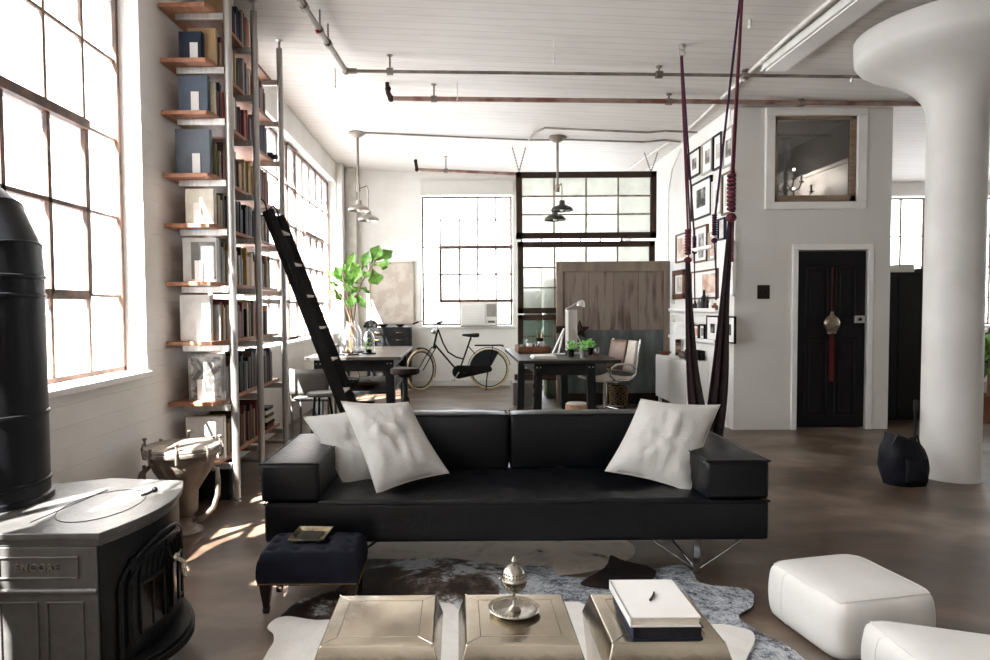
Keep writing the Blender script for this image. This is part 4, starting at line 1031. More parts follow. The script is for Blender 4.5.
rings_.append(ering((-2.15, fc.y, 1.555+R0), PI/2))
b = MB(); b.rings(rings_); part('elbow', b, M['stovepipe'], fl, smooth=15)
for rr, a_ in zip(rings_[1:5], (0, 0, 0, 0)):
    part('joint_band', MB().tube(rr, .004, 5, closed=True), M['iron_black'], fl, smooth=60)

# ================================================================== CAST HOPPER
hc = V((-1.71, 4.0, 0))
hp = thing('cast_hopper', 'old brown cast metal funnel with clamped round lid standing beside the bookcase', 'hopper', hc)
part('base_foot', MB().lathe([(0, 0), (.11, 0), (.11, .012), (.07, .03), (.055, .07), (.06, .1), (.0, .1)], hc, 24), M['cast'], hp, smooth=40)
part('funnel_body', MB().lathe([(.0, .09), (.05, .1), (.075, .13), (.08, .14), (.085, .26), (.11, .3), (.175, .40), (.2, .47), (.2, .505), (.0, .505)], hc, 32), M['cast'], hp, smooth=40)
part('rim_flange', MB().lathe([(0, .5), (.225, .5), (.228, .506), (.228, .522), (.222, .527), (0, .527)], hc, 40), M['castrim'], hp, smooth=40)
part('round_lid', MB().lathe([(0, .528), (.222, .528), (.226, .534), (.222, .546), (.2, .55), (.12, .558), (0, .56)], hc, 40), M['castrim'], hp, smooth=40)
for k in range(8):
    a = PI*2*(k+.3)/8; p = hc+V((.228*math.cos(a), .228*math.sin(a), 0)); e = hc+V((.21*math.cos(a), .21*math.sin(a), 0))
    b = MB().tube([(e.x, e.y, .552), (p.x, p.y, .556), (p.x+.008*math.cos(a), p.y+.008*math.sin(a), .53), (p.x, p.y, .47), (e.x, e.y, .465)], .007, 6)
    cl = part('clamp', b, M['castrim'], hp, smooth=50)
    if k % 2 == 0: part('thumb_screw', MB().cyl((p.x-.01*math.cos(a), p.y-.01*math.sin(a), .55), (p.x-.01*math.cos(a), p.y-.01*math.sin(a), .585), .007).ball((p.x-.01*math.cos(a), p.y-.01*math.sin(a), .59), .015, 8, (1, 1, .6)), M['cast'], cl, smooth=50)
part('side_pipe', MB().tube([hc+V((.19, -.02, .40)), hc+V((.22, -.03, .40)), hc+V((.225, -.03, .33)), hc+V((.22, -.03, .24)), hc+V((.19, -.02, .16)), hc+V((.12, -.01, .09)), hc+V((.05, 0, .07))], .016, 10), M['castrim'], hp, smooth=60)
part('lever_arm', MB().tube([hc+V((-.19, -.03, .42)), hc+V((-.23, -.06, .38)), hc+V((-.24, -.08, .34)), hc+V((-.28, -.12, .22))], [.012, .018, .014, .009], 8).cyl(hc+V((-.22, -.05, .43)), hc+V((-.22, -.05, .2)), .01), M['cast'], hp, smooth=60)

# ================================================================== WORKTABLES
def worktable(label, x0, x1, y0, y1, h, legx, lw, shelf=True, rail=.1):
    r = thing('workbench', label, 'workbench', ((x0+x1)/2, (y0+y1)/2, 0), 'dark industrial workbenches')
    part('tabletop', MB().box(x0, x1, y0, y1, h-.035, h), M['benchtop' if shelf else 'desktop'], r, bevel=.004)
    ap = MB()
    part('apron', MB().box(legx[0], legx[1], y0+.10, y0+.13, h-.17, h-.036), M['benchsteel'], r, bevel=.003)
    part('apron', MB().box(legx[0], legx[1], y1-.13, y1-.10, h-.17, h-.036), M['benchsteel'], r, bevel=.003)
    for lx in legx: part('apron', MB().box(lx-.02, lx+.01, y0+.13, y1-.13, h-.17, h-.036), M['benchsteel'], r, bevel=.003)
    for lx in legx:
        for ly in (y0+.12, y1-.12):
            s = 1 if lx > (x0+x1)/2 else -1
            b = MB().rings([[V((lx+a*lw/2+q*s, ly+c*.045, z)) for a, c in ((-1, -1), (1, -1), (1, 1), (-1, 1))] for z, q in ((0, .03), (.03, .02), (h-.036, 0))])
            L = part('leg', b, M['benchsteel'], r, bevel=.004)
            for zz in (h-.08, h-.13):
                for q in (-.02, .02): part('bolt', MB().cyl((lx+q, ly-.055, zz), (lx+q, ly-.04, zz), .008, seg=8), M['alu'], L) if zz == h-.08 else None
    if shelf: part('lower_shelf', MB().box(legx[0]-.02, legx[1]+.02, y0+.17, y1-.17, .40, .43), M['benchsteel'], r, bevel=.003)
    return r
worktable('dark metal workbench carrying the plant and glass domes under the left windows', -1.72, -.64, 7.25, 9.3, .84, (-1.58, -.78), .1)
worktable('black workbench used as a desk in front of the barn door', .64, 1.72, 6.85, 8.9, .82, (.86, 1.42), .09, shelf=False)
T1, T2 = .841, .821
# -------- things on / under left bench
def dish(name, label, cat, c, prof, m, g=None, seg=28):
    return solo(name, MB().lathe(prof, c, seg), M[m] if isinstance(m, str) else m, label, cat, g, smooth=50)
def cloche(label, px, py_top, Y, rad, base_py=None, neck=True, knob=True, inner=None):
    c = at(px, 345, Y=Y); c.z = T1; h = at(px, py_top, Y=Y).z-T1-.02
    r = thing('glass_cloche', label, 'glass dome', c, 'glass domes on the left workbench')
    z = c.z
    part('base_plate', MB().lathe([(0, 0), (rad*1.25, 0), (rad*1.35, .006), (rad*1.3, .014), (0, .014)], c, 28), M['blackmetal'], r, smooth=50)
    pr = [(rad, .015), (rad, h*.55), (rad*.93, h*.68), (rad*.72, h*.82), (rad*.35, h*.9), (rad*.14, h*.93), (rad*.12, h*.95), (rad*.2, h*.98), (rad*.12, h), (.002, h)]
    part('dome', MB().rings([[c+V((q*math.cos(2*PI*k/28), q*math.sin(2*PI*k/28), zz)) for k in range(28)] for q, zz in pr], cap0=False), M['domeglass'], r, smooth=60)
    if inner == 'stone': part('stone_specimen', MB().ball(c+V((0, 0, .055)), rad*.5, 10, (1, .8, .9)).ball(c+V((rad*.3, 0, .04)), rad*.35, 8), M['log'], r, smooth=60)
    if inner == 'moss':
        b = MB()
        for i in range(14): b.ball(c+V((random.uniform(-.5, .5)*rad, random.uniform(-.5, .5)*rad, .04+random.random()*h*.5)), rad*.16, 6)
        part('moss_sprig', b, M['herb'], r, smooth=60)
        part('soil_cup', MB().lathe([(0, .014), (rad*.5, .014), (rad*.6, .05), (0, .05)], c, 16), M['black'], r, smooth=50)
    return r
g = bpy.data.materials.new('dome_glass'); g.use_nodes = True; nt = g.node_tree; nt.nodes.clear()
o_ = N(nt, 'ShaderNodeOutputMaterial'); lw_ = N(nt, 'ShaderNodeLayerWeight'); lw_.inputs[0].default_value = .45
tr_ = N(nt, 'ShaderNodeBsdfTransparent'); tr_.inputs[0].default_value = (.97, .98, .98, 1); gl_ = N(nt, 'ShaderNodeBsdfGlossy'); gl_.inputs[1].default_value = .05
mx_ = N(nt, 'ShaderNodeMixShader'); pw = N(nt, 'ShaderNodeMath', operation='MULTIPLY_ADD'); pw.inputs[1].default_value = .75; pw.inputs[2].default_value = .06
nt.links.new(lw_.outputs['Facing'], pw.inputs[0]); nt.links.new(pw.outputs[0], mx_.inputs[0]); nt.links.new(tr_.outputs[0], mx_.inputs[1]); nt.links.new(gl_.outputs[0], mx_.inputs[2]); nt.links.new(mx_.outputs[0], o_.inputs[0])
M['domeglass'] = g
cloche('tallest glass dome, at the back of the group on the left workbench', 353, 319, 8.05, .11, inner=None)
cloche('bulbous glass dome with a pale stone inside, front of the left workbench', 349, 331, 7.6, .085, inner='stone')
cloche('slim glass dome with green moss, rightmost on the left workbench', 369, 327, 7.75, .065, inner='moss')
# vase with fig branches
vc = at(335, 345, Y=7.95); vc.z = T1
r = thing('tall_glass_vase', 'tall clear glass cylinder vase standing left of the glass domes', 'vase', vc)
b = MB().rings([[vc+V((q*math.cos(2*PI*k/24), q*math.sin(2*PI*k/24), z)) for k in range(24)] for q, z in ((.07, 0), (.075, .02), (.06, .25), (.05, .42), (.062, .5), (.06, .5), (.048, .42))], cap1=False)
part('glass_body', b, M['domeglass'], r, smooth=60)
vj = at(336, 345, Y=7.45); vj.z = T1
r = thing('jar', 'small dark glass jar with metal lid at the front of the left workbench', 'jar', vj)
part('jar_body', MB().lathe([(0, 0), (.04, 0), (.042, .02), (.042, .1), (.03, .115), (0, .115)], vj, 20), M['grey'], r, smooth=50)
part('lid', MB().lathe([(.032, .115), (.034, .118), (.034, .135), (0, .137)], vj, 20), M['alu'], r, smooth=50)
# fiddle-leaf fig
pc = at(351, 345, Y=8.45); pc.z = T1
r = thing('fiddle_leaf_fig', 'fiddle-leaf fig branches with big green leaves in a glass vase on the left workbench', 'plant', pc)
part('glass_vase', MB().rings([[pc+V((q*math.cos(2*PI*k/24), q*math.sin(2*PI*k/24), z)) for k in range(24)] for q, z in ((.09, 0), (.1, .03), (.1, .2), (.06, .3), (.055, .36), (.065, .38))], cap1=False), M['domeglass'], r, smooth=60)
def PY(px, py, dy=0): return at(px, py, Y=8.45+dy)
stems = [[pc+V((0, 0, .03)), PY(352, 318), PY(349, 300), PY(345, 285, -.05), PY(342, 270, -.1)],
         [pc+V((.02, 0, .03)), PY(354, 318), PY(356, 298), PY(362, 282), PY(372, 266, .05), PY(378, 258, .05)],
         [pc+V((-.02, 0, .03)), PY(350, 318), PY(344, 300), PY(336, 290, .1), PY(331, 284, .1)]]
for i, s in enumerate(stems): part('branch', MB().tube(s, [.012, .011, .01, .008, .006, .004][:len(s)], 8), M['stem'], r, smooth=60)
def fig_leaf(base, tip, width, nrm, cup=.15):
    base, tip = V(base), V(tip); ax = tip-base; L = ax.length; ax.normalize()
    n_ = V(nrm); n_ = (n_-ax*n_.dot(ax)).normalized(); sd = ax.cross(n_)
    def wd(t): return width*(.30*math.sin(PI*min(1, t*1.25))**.7*(1-.15*math.sin(PI*t))+.62*math.exp(-((t-.68)/.27)**2))*(1-t**14)*(t**.25)
    def P(u, v):
        t = u; s_ = (v*2-1); w_ = wd(t)*(1+.05*math.sin(t*26))
        return base+ax*L*t+sd*s_*w_*.5+n_*(cup*width*(abs(s_)**1.5)*.5-.25*L*t*t*.6+.012*math.sin(t*22)*abs(s_))
    b = MB(); b.grid(P, 14, 6)
    o = part('leaf', b, M['leaf'], r, smooth=70)
    part('midrib', MB().tube([P(k/8, .5)+n_*.001 for k in range(9)], [.003]*8+[.001], 5), M['stem'], o, smooth=60)
leaves = [((372, 264), (379, 245), .17, (0, -1, .2)), ((374, 262), (393, 250), .15, (.1, -1, .3)), ((374, 266), (390, 262), .12, (0, -.8, .6)), ((372, 268), (378, 285), .2, (.1, -1, .2)), ((368, 270), (362, 254), .11, (0, -1, .2)),
          ((362, 280), (352, 262), .13, (0, -1, .3)), ((360, 284), (345, 276), .14, (-.2, -1, .4)), ((358, 288), (371, 292), .13, (0, -.7, .8)), ((357, 292), (366, 308), .09, (0, -1, .2)),
          ((346, 286), (334, 270), .1, (-.2, -1, .3)), ((344, 280), (325, 270), .07, (0, -.9, .5)), ((345, 276), (354, 252), .1, (.1, -1, .1)), ((344, 282), (356, 272), .13, (.2, -.9, .6)), ((349, 296), (361, 286), .12, (0, -.8, .7)),
          ((342, 288), (330, 282), .1, (0, -.8, .8)), ((336, 290), (327, 297), .12, (-.2, -1, 0)), ((333, 288), (342, 301), .1, (.1, -1, 0)), ((350, 292), (353, 306), .12, (0, -1, .1)), ((356, 296), (345, 308), .12, (0, -.9, .5)), ((352, 282), (342, 262), .09, (0, -1, .4)), ((360, 272), (370, 276), .1, (0, -.8, .6)), ((356, 290), (342, 284), .14, (0, -1, .1)), ((350, 300), (362, 298), .12, (.1, -1, 0)), ((362, 270), (368, 252), .12, (0, -1, .1)), ((346, 282), (334, 266), .12, (0, -1, .2)), ((378, 262), (388, 268), .12, (0, -1, .2)), ((352, 286), (360, 266), .13, (.1, -1, .1))]
for i, (a, c, w_, n_) in enumerate(leaves):
    dy = .16*math.sin(i*2.1)
    fig_leaf(PY(a[0], a[1], dy*.3), PY(c[0], c[1], dy), w_*1.55, n_)
# typewriter-like round object and bowls on drawer cabinet
# drawer cabinet against back wall
q0 = at(366, 328, Y=11.05); q1 = at(412, 328, Y=11.05)
dc = thing('drawer_cabinet', 'dark metal chest of small drawers with brass pulls against the back wall', 'drawer cabinet', ((q0.x+q1.x)/2, 11.25, 0))
cx0, cx1, cyf, ch = q0.x, q1.x-.03, 11.08, q0.z
part('cabinet_body', MB().box(cx0, cx1, cyf, 11.45, .0, ch), M['benchsteel'], dc, bevel=.004)
for i in range(2):
    for j in range(8):
        a0 = cx0+.02+(cx1-cx0-.03)*i/2; a1 = cx0+(cx1-cx0-.0)*(i+1)/2-.015; z1 = ch-.02-j*(ch-.05)/8; z0 = z1-(ch-.05)/8+.012
        d_ = part('drawer', MB().box(a0, a1, cyf-.012, cyf-.001, z0, z1), M['benchsteel'], dc, bevel=.003)
        part('drawer_pull', MB().tube([((a0+a1)/2-.05, cyf-.014, (z0+z1)/2), ((a0+a1)/2-.04, cyf-.034, (z0+z1)/2-.005), ((a0+a1)/2+.04, cyf-.034, (z0+z1)/2-.005), ((a0+a1)/2+.05, cyf-.014, (z0+z1)/2)], .006, 6), M['brass'], d_, smooth=60)
for px, w_, lab in ((383, .09, 'left'), (400, .085, 'right')):
    c = at(px, 327, Y=11.25); c.z = ch+.001
    dish('bowl', 'small dark bowl on the drawer cabinet, %s of the two' % lab, 'bowl', c, [(0, .001), (.03, .001), (w_, .05), (w_*1.05, .055), (w_*.9, .05), (.03, .015), (0, .014)], 'darkwood', 'bowls on the drawer cabinet')
c = at(371, 330, Y=11.25); c.z = ch
r = thing('desk_fan', 'black round cast object on the drawer cabinet left of the bowls', 'ornament', c)
part('base', MB().box(c.x-.12, c.x+.1, c.y-.1, c.y+.1, ch+.001, ch+.05), M['black'], r, bevel=.01)
part('arched_top', MB().prism([(c.x-.11+.11*(1-math.cos(PI*i/12)), ch+.05+.08*math.sin(PI*i/12)) for i in range(13)], c.y-.05, c.y+.05, 'y'), M['black'], r, bevel=.006)
# poster
q0 = at(370, 324, Y=11.47); q1 = at(413.5, 262, Y=11.47)
r = thing('framed_print', 'large framed faded map print on the back wall behind the plant', 'picture', ((q0.x+q1.x)/2, 11.49, q0.z))
b = MB()
for a in ((q0.x, q1.x, q0.z, q0.z+.02), (q0.x, q1.x, q1.z-.02, q1.z), (q0.x, q0.x+.02, q0.z, q1.z), (q1.x-.02, q1.x, q0.z, q1.z)): b.box(a[0], a[1], 11.465, 11.497, a[2], a[3])
part('frame', b, mat('pale_wood_frame', '#b3a692', .6), r)
part('print', MB().box(q0.x+.02, q1.x-.02, 11.48, 11.49, q0.z+.02, q1.z-.02), mat('faded_map_print', '#cbc2b6', .7, c2='#b9ada0', scale=4, lo=.45, hi=.55), r)

# industrial stool, tripod base, right of left bench
c = at(405, 372, Y=6.7)
r = thing('swivel_stool', 'dark iron stool with thick round seat beside the left workbench', 'stool', (c.x, c.y, 0))
sx, sy = c.x, c.y
part('seat', MB().lathe([(0, .70), (.13, .70), (.15, .71), (.152, .745), (.14, .765), (0, .77)], (sx, sy, 0), 28), M['rust'], r, smooth=50)
part('centre_post', MB().lathe([(0, .1), (.035, .1), (.035, .2), (.045, .22), (.045, .45), (.028, .47), (.028, .66), (.07, .68), (.07, .70), (0, .70)], (sx, sy, 0), 16), M['black'], r, smooth=50)
for k in range(4):
    a = PI*k/2+.2; e = V((math.cos(a), math.sin(a), 0)); p = V((sx, sy, 0))
    part('leg', MB().tube([p+e*.03+V((0, 0, .3)), p+e*.1+V((0, 0, .22)), p+e*.22+V((0, 0, .18)), p+e*.29+V((0, 0, .12)), p+e*.3], .014, 8), M['black'], r, smooth=60)
part('foot_ring', MB().tube([(sx+.17*math.cos(2*PI*k/24), sy+.17*math.sin(2*PI*k/24), .2) for k in range(24)], .008, 6, closed=True), M['black'], r, smooth=60)
# grey steel chair left of the bench (seen past the ladder)
c = at(311, 400, Y=6.7); sx, sy = c.x, 6.75
r = thing('steel_chair', 'worn grey steel armchair half hidden behind the ladder', 'chair', (sx, sy, 0))
part('backrest', MB().grid(lambda u, v: V((sx-.2+.4*u, sy-.12-.06*math.sin(PI*u), .50+.27*v-.02*math.sin(PI*u)*0)), 10, 4), M['grey'], r, solid=.012, smooth=60)
part('seat', MB().box(sx-.2, sx+.2, sy-.1, sy+.3, .43, .455), M['grey'], r, bevel=.008)
for x in (sx-.19, sx+.19):
    for y in (sy-.09, sy+.29): part('leg', MB().cyl((x, y, 0), (x, y, .52 if y < sy else .44), .012), M['grey'], r, smooth=50)
c = at(318, 391, Y=6.15); sx, sy = c.x+.02, 6.2
r = thing('round_stool', 'low grey metal stool seen between the ladder rails', 'stool', (sx, sy, 0))
part('seat', MB().lathe([(0, .55), (.13, .55), (.14, .565), (.13, .585), (0, .59)], (sx, sy, 0), 24), M['grey'], r, smooth=50)
for k in range(3):
    a = 2*PI*k/3+.5; part('leg', MB().cyl((sx+.08*math.cos(a), sy+.08*math.sin(a), .55), (sx+.15*math.cos(a), sy+.15*math.sin(a), 0), .012), M['blackmetal'], r, smooth=50)
# on lower shelf: basket, pan
c = at(345, 370, Y=7.9); c.z = .431
r = thing('wire_basket', 'dark wire basket with a hoop handle on the lower shelf of the left workbench', 'basket', c)
b = MB()
for z, q in ((.01, .12), (.05, .16), (.09, .18)): b.tube([c+V((q*math.cos(2*PI*k/20), q*math.sin(2*PI*k/20), z)) for k in range(20)], .005, 5, closed=True)
for k in range(20):
    a = 2*PI*k/20; b.tube([c+V((.12*math.cos(a), .12*math.sin(a), .01)), c+V((.18*math.cos(a), .18*math.sin(a), .09))], .003, 4)
b.lathe([(0, .001), (.12, .001), (.12, .01), (0, .01)], c, 20)
part('wire_bowl', b, M['blackmetal'], r, smooth=60)
part('handle', MB().tube([c+V((.18*math.cos(PI*k/12), 0, .09+.2*math.sin(PI*k/12))) for k in range(13)], .006, 6), M['brass'], r, smooth=60)
c = at(368, 376, Y=7.75); c.z = .431
dish('shallow_bowl', 'wide shallow wooden bowl on the lower shelf of the left workbench', 'bowl', c, [(0, .001), (.06, .001), (.15, .045), (.155, .05), (.06, .015), (0, .012)], 'woodtray')
c = at(358, 398, Y=7.9); c.z = 0
r = thing('machine_vise', 'black iron bench vise on the floor under the left workbench', 'vise', c)
part('vise_body', MB().box(c.x-.12, c.x+.12, c.y-.1, c.y+.1, .03, .17).box(c.x-.05, c.x+.2, c.y-.06, c.y+.06, .17, .25), M['blackmetal'], r, bevel=.01)
part('base', MB().box(c.x-.16, c.x+.16, c.y-.13, c.y+.13, 0, .03), M['blackmetal'], r, bevel=.005)

# ================================================================== BICYCLE
YB = 11.0
def BP(px, py, dy=0): return at(px, py, Y=YB+dy)
bk = thing('bicycle', 'black step-through town bicycle with cream tyres standing under the back window', 'bicycle', (-.05, YB, 0))
Rw = .345
rc = V((BP(489, 362).x, YB, Rw+.0)); fcn = V((BP(421, 367).x, YB-.1, Rw))
def wheel(c, steer, name):
    ax = Matrix.Rotation(steer, 3, 'Z'); P = lambda a, r_, o=0: c+ax @ V((r_*math.cos(a), o, r_*math.sin(a)))
    w_ = part(name, MB().tube([P(2*PI*k/40, Rw-.018) for k in range(40)], .019, 8, closed=True), M['cream_tyre'], bk, smooth=60)
    part('rim', MB().tube([P(2*PI*k/40, Rw-.042) for k in range(40)], .011, 6, closed=True), M['blackmetal'], w_, smooth=60)
    b = MB()
    for k in range(28):
        a = 2*PI*k/28; b.tube([P(a+.35*(-1)**k, .022, .025*(-1)**k), P(a, Rw-.045)], .0016, 4)
    part('spokes', b, M['alu'], w_)
    part('hub', MB().cyl(c+ax @ V((0, -.05, 0)), c+ax @ V((0, .05, 0)), .022), M['alu'], w_, smooth=50)
    return w_
wheel(rc, 0, 'wheel'); wheel(fcn, math.radians(48), 'wheel')
bb = BP(459, 369); bb.z = .3; hd1 = BP(434, 346); hd0 = BP(437.5, 330); st_top = BP(471, 341); 
hd1 = V((hd1.x, YB, hd1.z)); seat_t = BP(466, 362)
b = MB()
b.tube([hd0, hd1], .019, 8)
b.tube([hd1+V((.01, 0, .03)), V((bb.x-.1, YB, bb.z+.1)), bb], .016, 8)                # down tube
b.tube([hd0+V((.01, 0, .01)), BP(443, 343), BP(448, 352), BP(456, 357), BP(463, 359)], .014, 8)   # swept top tube
b.tube([bb, BP(469, 343), BP(471, 337)], .015, 8)                                     # seat tube
b.tube([BP(468, 346), rc], .009, 6); b.tube([bb, V((rc.x, YB, rc.z))], .011, 6)
part('frame_tubes', b, M['bikeblack'], bk, smooth=60)
ax = Matrix.Rotation(math.radians(48), 3, 'Z')
b = MB()
for s in (-1, 1): b.tube([hd1+ax @ V((0, .05*s, -.02)), hd1.lerp(fcn, .5)+ax @ V((0, .06*s, 0)), fcn+ax @ V((0, .06*s, 0))], .010, 6)
b.ball(hd1+V((0, 0, -.02)), .03, 8)
part('fork', b, M['bikeblack'], bk, smooth=60)
b = MB().tube([hd0, hd0+V((0, 0, .12))], .011, 8)
hb = hd0+V((0, 0, .13))
b.tube([hb+ax @ V((-.30, -.26, -.02)), hb+ax @ V((-.12, -.28, .02)), hb+ax @ V((0, -.16, .03)), hb, hb+ax @ V((0, .16, .03)), hb+ax @ V((-.12, .28, .02)), hb+ax @ V((-.3, .26, -.02))], .011, 8)
hbm = part('handlebar', b, M['chrome'], bk, smooth=60)
for s in (-1, 1): part('grip', MB().tube([hb+ax @ V((-.18, .275*s, .01)), hb+ax @ V((-.31, .262*s, -.022))], .016, 8), M['black_rubber'], hbm, smooth=60)
part('headlamp', MB().ball(hd0+V((-.06, -.06, -.02)), .045, 10, (1.2, 1, 1)), M['chrome'], bk, smooth=60)
s0 = BP(471, 335)
part('saddle', MB().rings([[s0+V((x, w_*math.cos(2*PI*k/12), (.03 if math.sin(2*PI*k/12) > 0 else .045)*h_*math.sin(2*PI*k/12)+.02*abs(x)*5*.3)) for k in range(12)] for x, w_, h_ in ((.14, .05, .6), (.12, .095, 1), (.06, .1, 1), (-.02, .06, .8), (-.1, .03, .6), (-.15, .02, .4))]).cyl(s0+V((0, 0, -.03)), s0+V((-.01, 0, -.09)), .014), M['black_rubber'], bk, smooth=60)
part('chain_case', MB().prism([(bb.x+.115*math.cos(a), bb.z+.115*math.sin(a)) for a in [PI/2+PI*k/12 for k in range(13)]]+[(rc.x+.05*math.cos(a), rc.z+.05*math.sin(a)) for a in [-PI/2+PI*k/8 for k in range(9)]], YB-.06, YB-.03, 'y'), M['bikeblack'], bk, bevel=.008)
# rear: mudguard, dress guard bag, carrier, kickstand
def arc(c, r_, a0, a1, n=16, o=0): return [c+V((r_*math.cos(a0+(a1-a0)*k/n), o, r_*math.sin(a0+(a1-a0)*k/n))) for k in range(n+1)]
part('mudguard', MB().tube(arc(rc, Rw+.02, math.radians(10), math.radians(190)), .02, 6, flat=.35), M['bikeblack'], bk, smooth=60)
part('mudguard', MB().tube([fcn+ax @ V(((Rw+.02)*math.cos(a), 0, (Rw+.02)*math.sin(a))) for a in [math.radians(-25+k*8) for k in range(17)]], .02, 6, flat=.35), M['bikeblack'], bk, smooth=60)
part('dress_guard', MB().prism([(p.x, p.z) for p in arc(rc, Rw*.97, math.radians(60), math.radians(195), 12)]+[(rc.x-.05, rc.z-.02), (rc.x+.04, rc.z+.06)], YB-.055, YB-.035, 'y'), M['darkcloth'], bk, bevel=.008)
part('luggage_rack', MB().tube([V((rc.x-.24, YB-.07, rc.z+.40)), V((rc.x+.22, YB-.07, rc.z+.40)), V((rc.x+.22, YB+.07, rc.z+.40)), V((rc.x-.24, YB+.07, rc.z+.40))], .009, 6, closed=True).tube([V((rc.x+.06, YB-.07, rc.z+.4)), rc+V((0, -.06, 0))], .007, 6).tube([V((rc.x-.24, YB, rc.z+.40)), V((rc.x+.22, YB, rc.z+.40))], .012, 6), M['bikeblack'], bk, smooth=60)
part('kickstand', MB().tube([rc+V((-.02, -.08, 0)), rc+V((-.05, -.14, -.2)), V((rc.x-.06, YB-.2, .012))], .011, 6), M['bikeblack'], bk, smooth=60)
part('crank', MB().tube([bb+V((0, -.07, 0)), bb+V((-.09, -.08, -.13))], .009, 6).cbox(bb+V((-.09, -.12, -.135)), (.08, .08, .02)), M['alu'], bk)
part('rear_lamp', MB().ball(V((rc.x+.235, YB, rc.z+.39)), .022, 8), mat('red_lamp_glass', '#7a1210', .3), bk, smooth=60)

# AC unit
q0 = at(460.5, 328, Y=11.38); q1 = at(497.6, 302, Y=11.38)
r = thing('air_conditioner', 'white window air conditioner sitting on the sill of the back window', 'air conditioner', ((q0.x+q1.x)/2, 11.55, 1.066))
zb0, zt = 1.066, q1.z
part('casing', MB().box(q0.x, q1.x, 11.38, 11.85, zb0, zt), M['offwhite'], r, bevel=.012)
xs = q0.x+(q1.x-q0.x)*.66
part('air_grille', MB().box(q0.x+.02, xs, 11.368, 11.38, zb0+.03, zt-.03), M['white'], r, bevel=.01)
b = MB()
for k in range(11): b.box(q0.x+.03, xs-.02, 11.362, 11.368, zb0+.05+k*(zt-zb0-.1)/11, zb0+.056+k*(zt-zb0-.1)/11)
part('grille_slats', b, M['offwhite'], r)
part('vent_outlet', MB().box(xs+.03, q1.x-.03, 11.372, 11.381, zb0+.16, zt-.035), mat('grey_vent', '#9a958f', .6), r, bevel=.004)
part('control_panel', MB().box(xs+.05, q1.x-.05, 11.372, 11.381, zb0+.05, zb0+.09), M['grey'], r, bevel=.003)
# ================================================================== GLASS PARTITION
GY = 9.42
def G(px, py): return at(px, py, Y=GY)
def glass_frame(label, x0, x1, z0, z1, nx, nz, fw, pane, y=GY):
    r = thing('framed_glass_panel', label, 'glass panel', ((x0+x1)/2, y, z0), 'dark framed panels of wired glass')
    b = MB()
    for a in ((x0, x1, z1-fw, z1), (x0, x1, z0, z0+fw), (x0, x0+fw, z0, z1), (x1-fw, x1, z0, z1)): b.box(a[0], a[1], y-.035, y+.035, a[2], a[3])
    part('frame', b, M['darkframe'], r, bevel=.004)
    b = MB()
    for i in range(1, nx): xx = x0+fw+(x1-x0-2*fw)*i/nx; b.box(xx-.009, xx+.009, y-.02, y+.02, z0+fw, z1-fw)
    for i in range(1, nz): zz = z0+fw+(z1-z0-2*fw)*i/nz; b.box(x0+fw, x1-fw, y-.018, y+.018, zz-.009, zz+.009)
    part('glazing_bars', b, M['sash_pale'], r)
    part('glass', MB().box(x0+fw, x1-fw, y-.004, y+.004, z0+fw, z1-fw), M[pane], r)
    return r
x0, x1 = G(516, 200).x, G(656, 200).x
a = glass_frame('upper dark-framed panel of twelve milky panes hung from the ceiling', x0, x1, G(585, 238.6).z, G(585, 172).z, 4, 3, .085, 'frost')
for px in (519, 651):
    q = G(px, 172); b = MB()
    for s in (-1, 1):
        for k in range(9):
            t = k/9; b.ball(q.lerp(V((q.x+s*.1, GY, ceil_z(q.x))), t), .012, 6)
        b.tube([q, V((q.x+s*.1, GY, ceil_z(q.x)))], .004, 4)
    part('hanging_chains', b, M['cast'], a, smooth=60)
glass_frame('middle dark-framed panel of milky panes partly covered by the barn door', x0+.02, x1-.02, G(585, 313).z, G(585, 241.5).z, 4, 3, .08, 'frost')
glass_frame('lower dark-framed panel of greenish panes mostly hidden behind the barn door', x0+.02, x1-.02, .42, G(585, 314.5).z, 4, 3, .075, 'greenglass')
solo('steel_rail', MB().box(x0-.03, x1+.06, GY-.05, GY+.05, .33, .41), M['darkframe'], 'long dark rail under the lowest glass panel', 'rail', bevel=.004)
q0 = at(513, 404, Y=9.15); q1 = at(531, 381, Y=9.15)
solo('metal_plinth', MB().box(q0.x, q1.x+.1, 9.12, 9.5, 0, .32), M['grey'], 'grey metal box on the floor below the left end of the glass panels', 'box', bevel=.005)
# cabinets standing behind the glass
for lab, px0, px1, top, y in (('grey-green cabinet seen dimly through the milky glass, the lower one at left', 524, 541, 291, 9.75), ('taller grey-green cabinet seen dimly through the milky glass', 547, 600, 279, 9.9)):
    A, B = at(px0, top, Y=y), at(px1, top, Y=y)
    r = thing('storage_cabinet', lab, 'cabinet', ((A.x+B.x)/2, y+.2, 0))
    part('carcass', MB().box(A.x, B.x, y, y+.4, 0, A.z), M['greencab'], r, bevel=.004)
    part('door', MB().box(A.x+.02, B.x-.02, y-.015, y-.001, .05, A.z-.03), M['greencab'], r, bevel=.003)
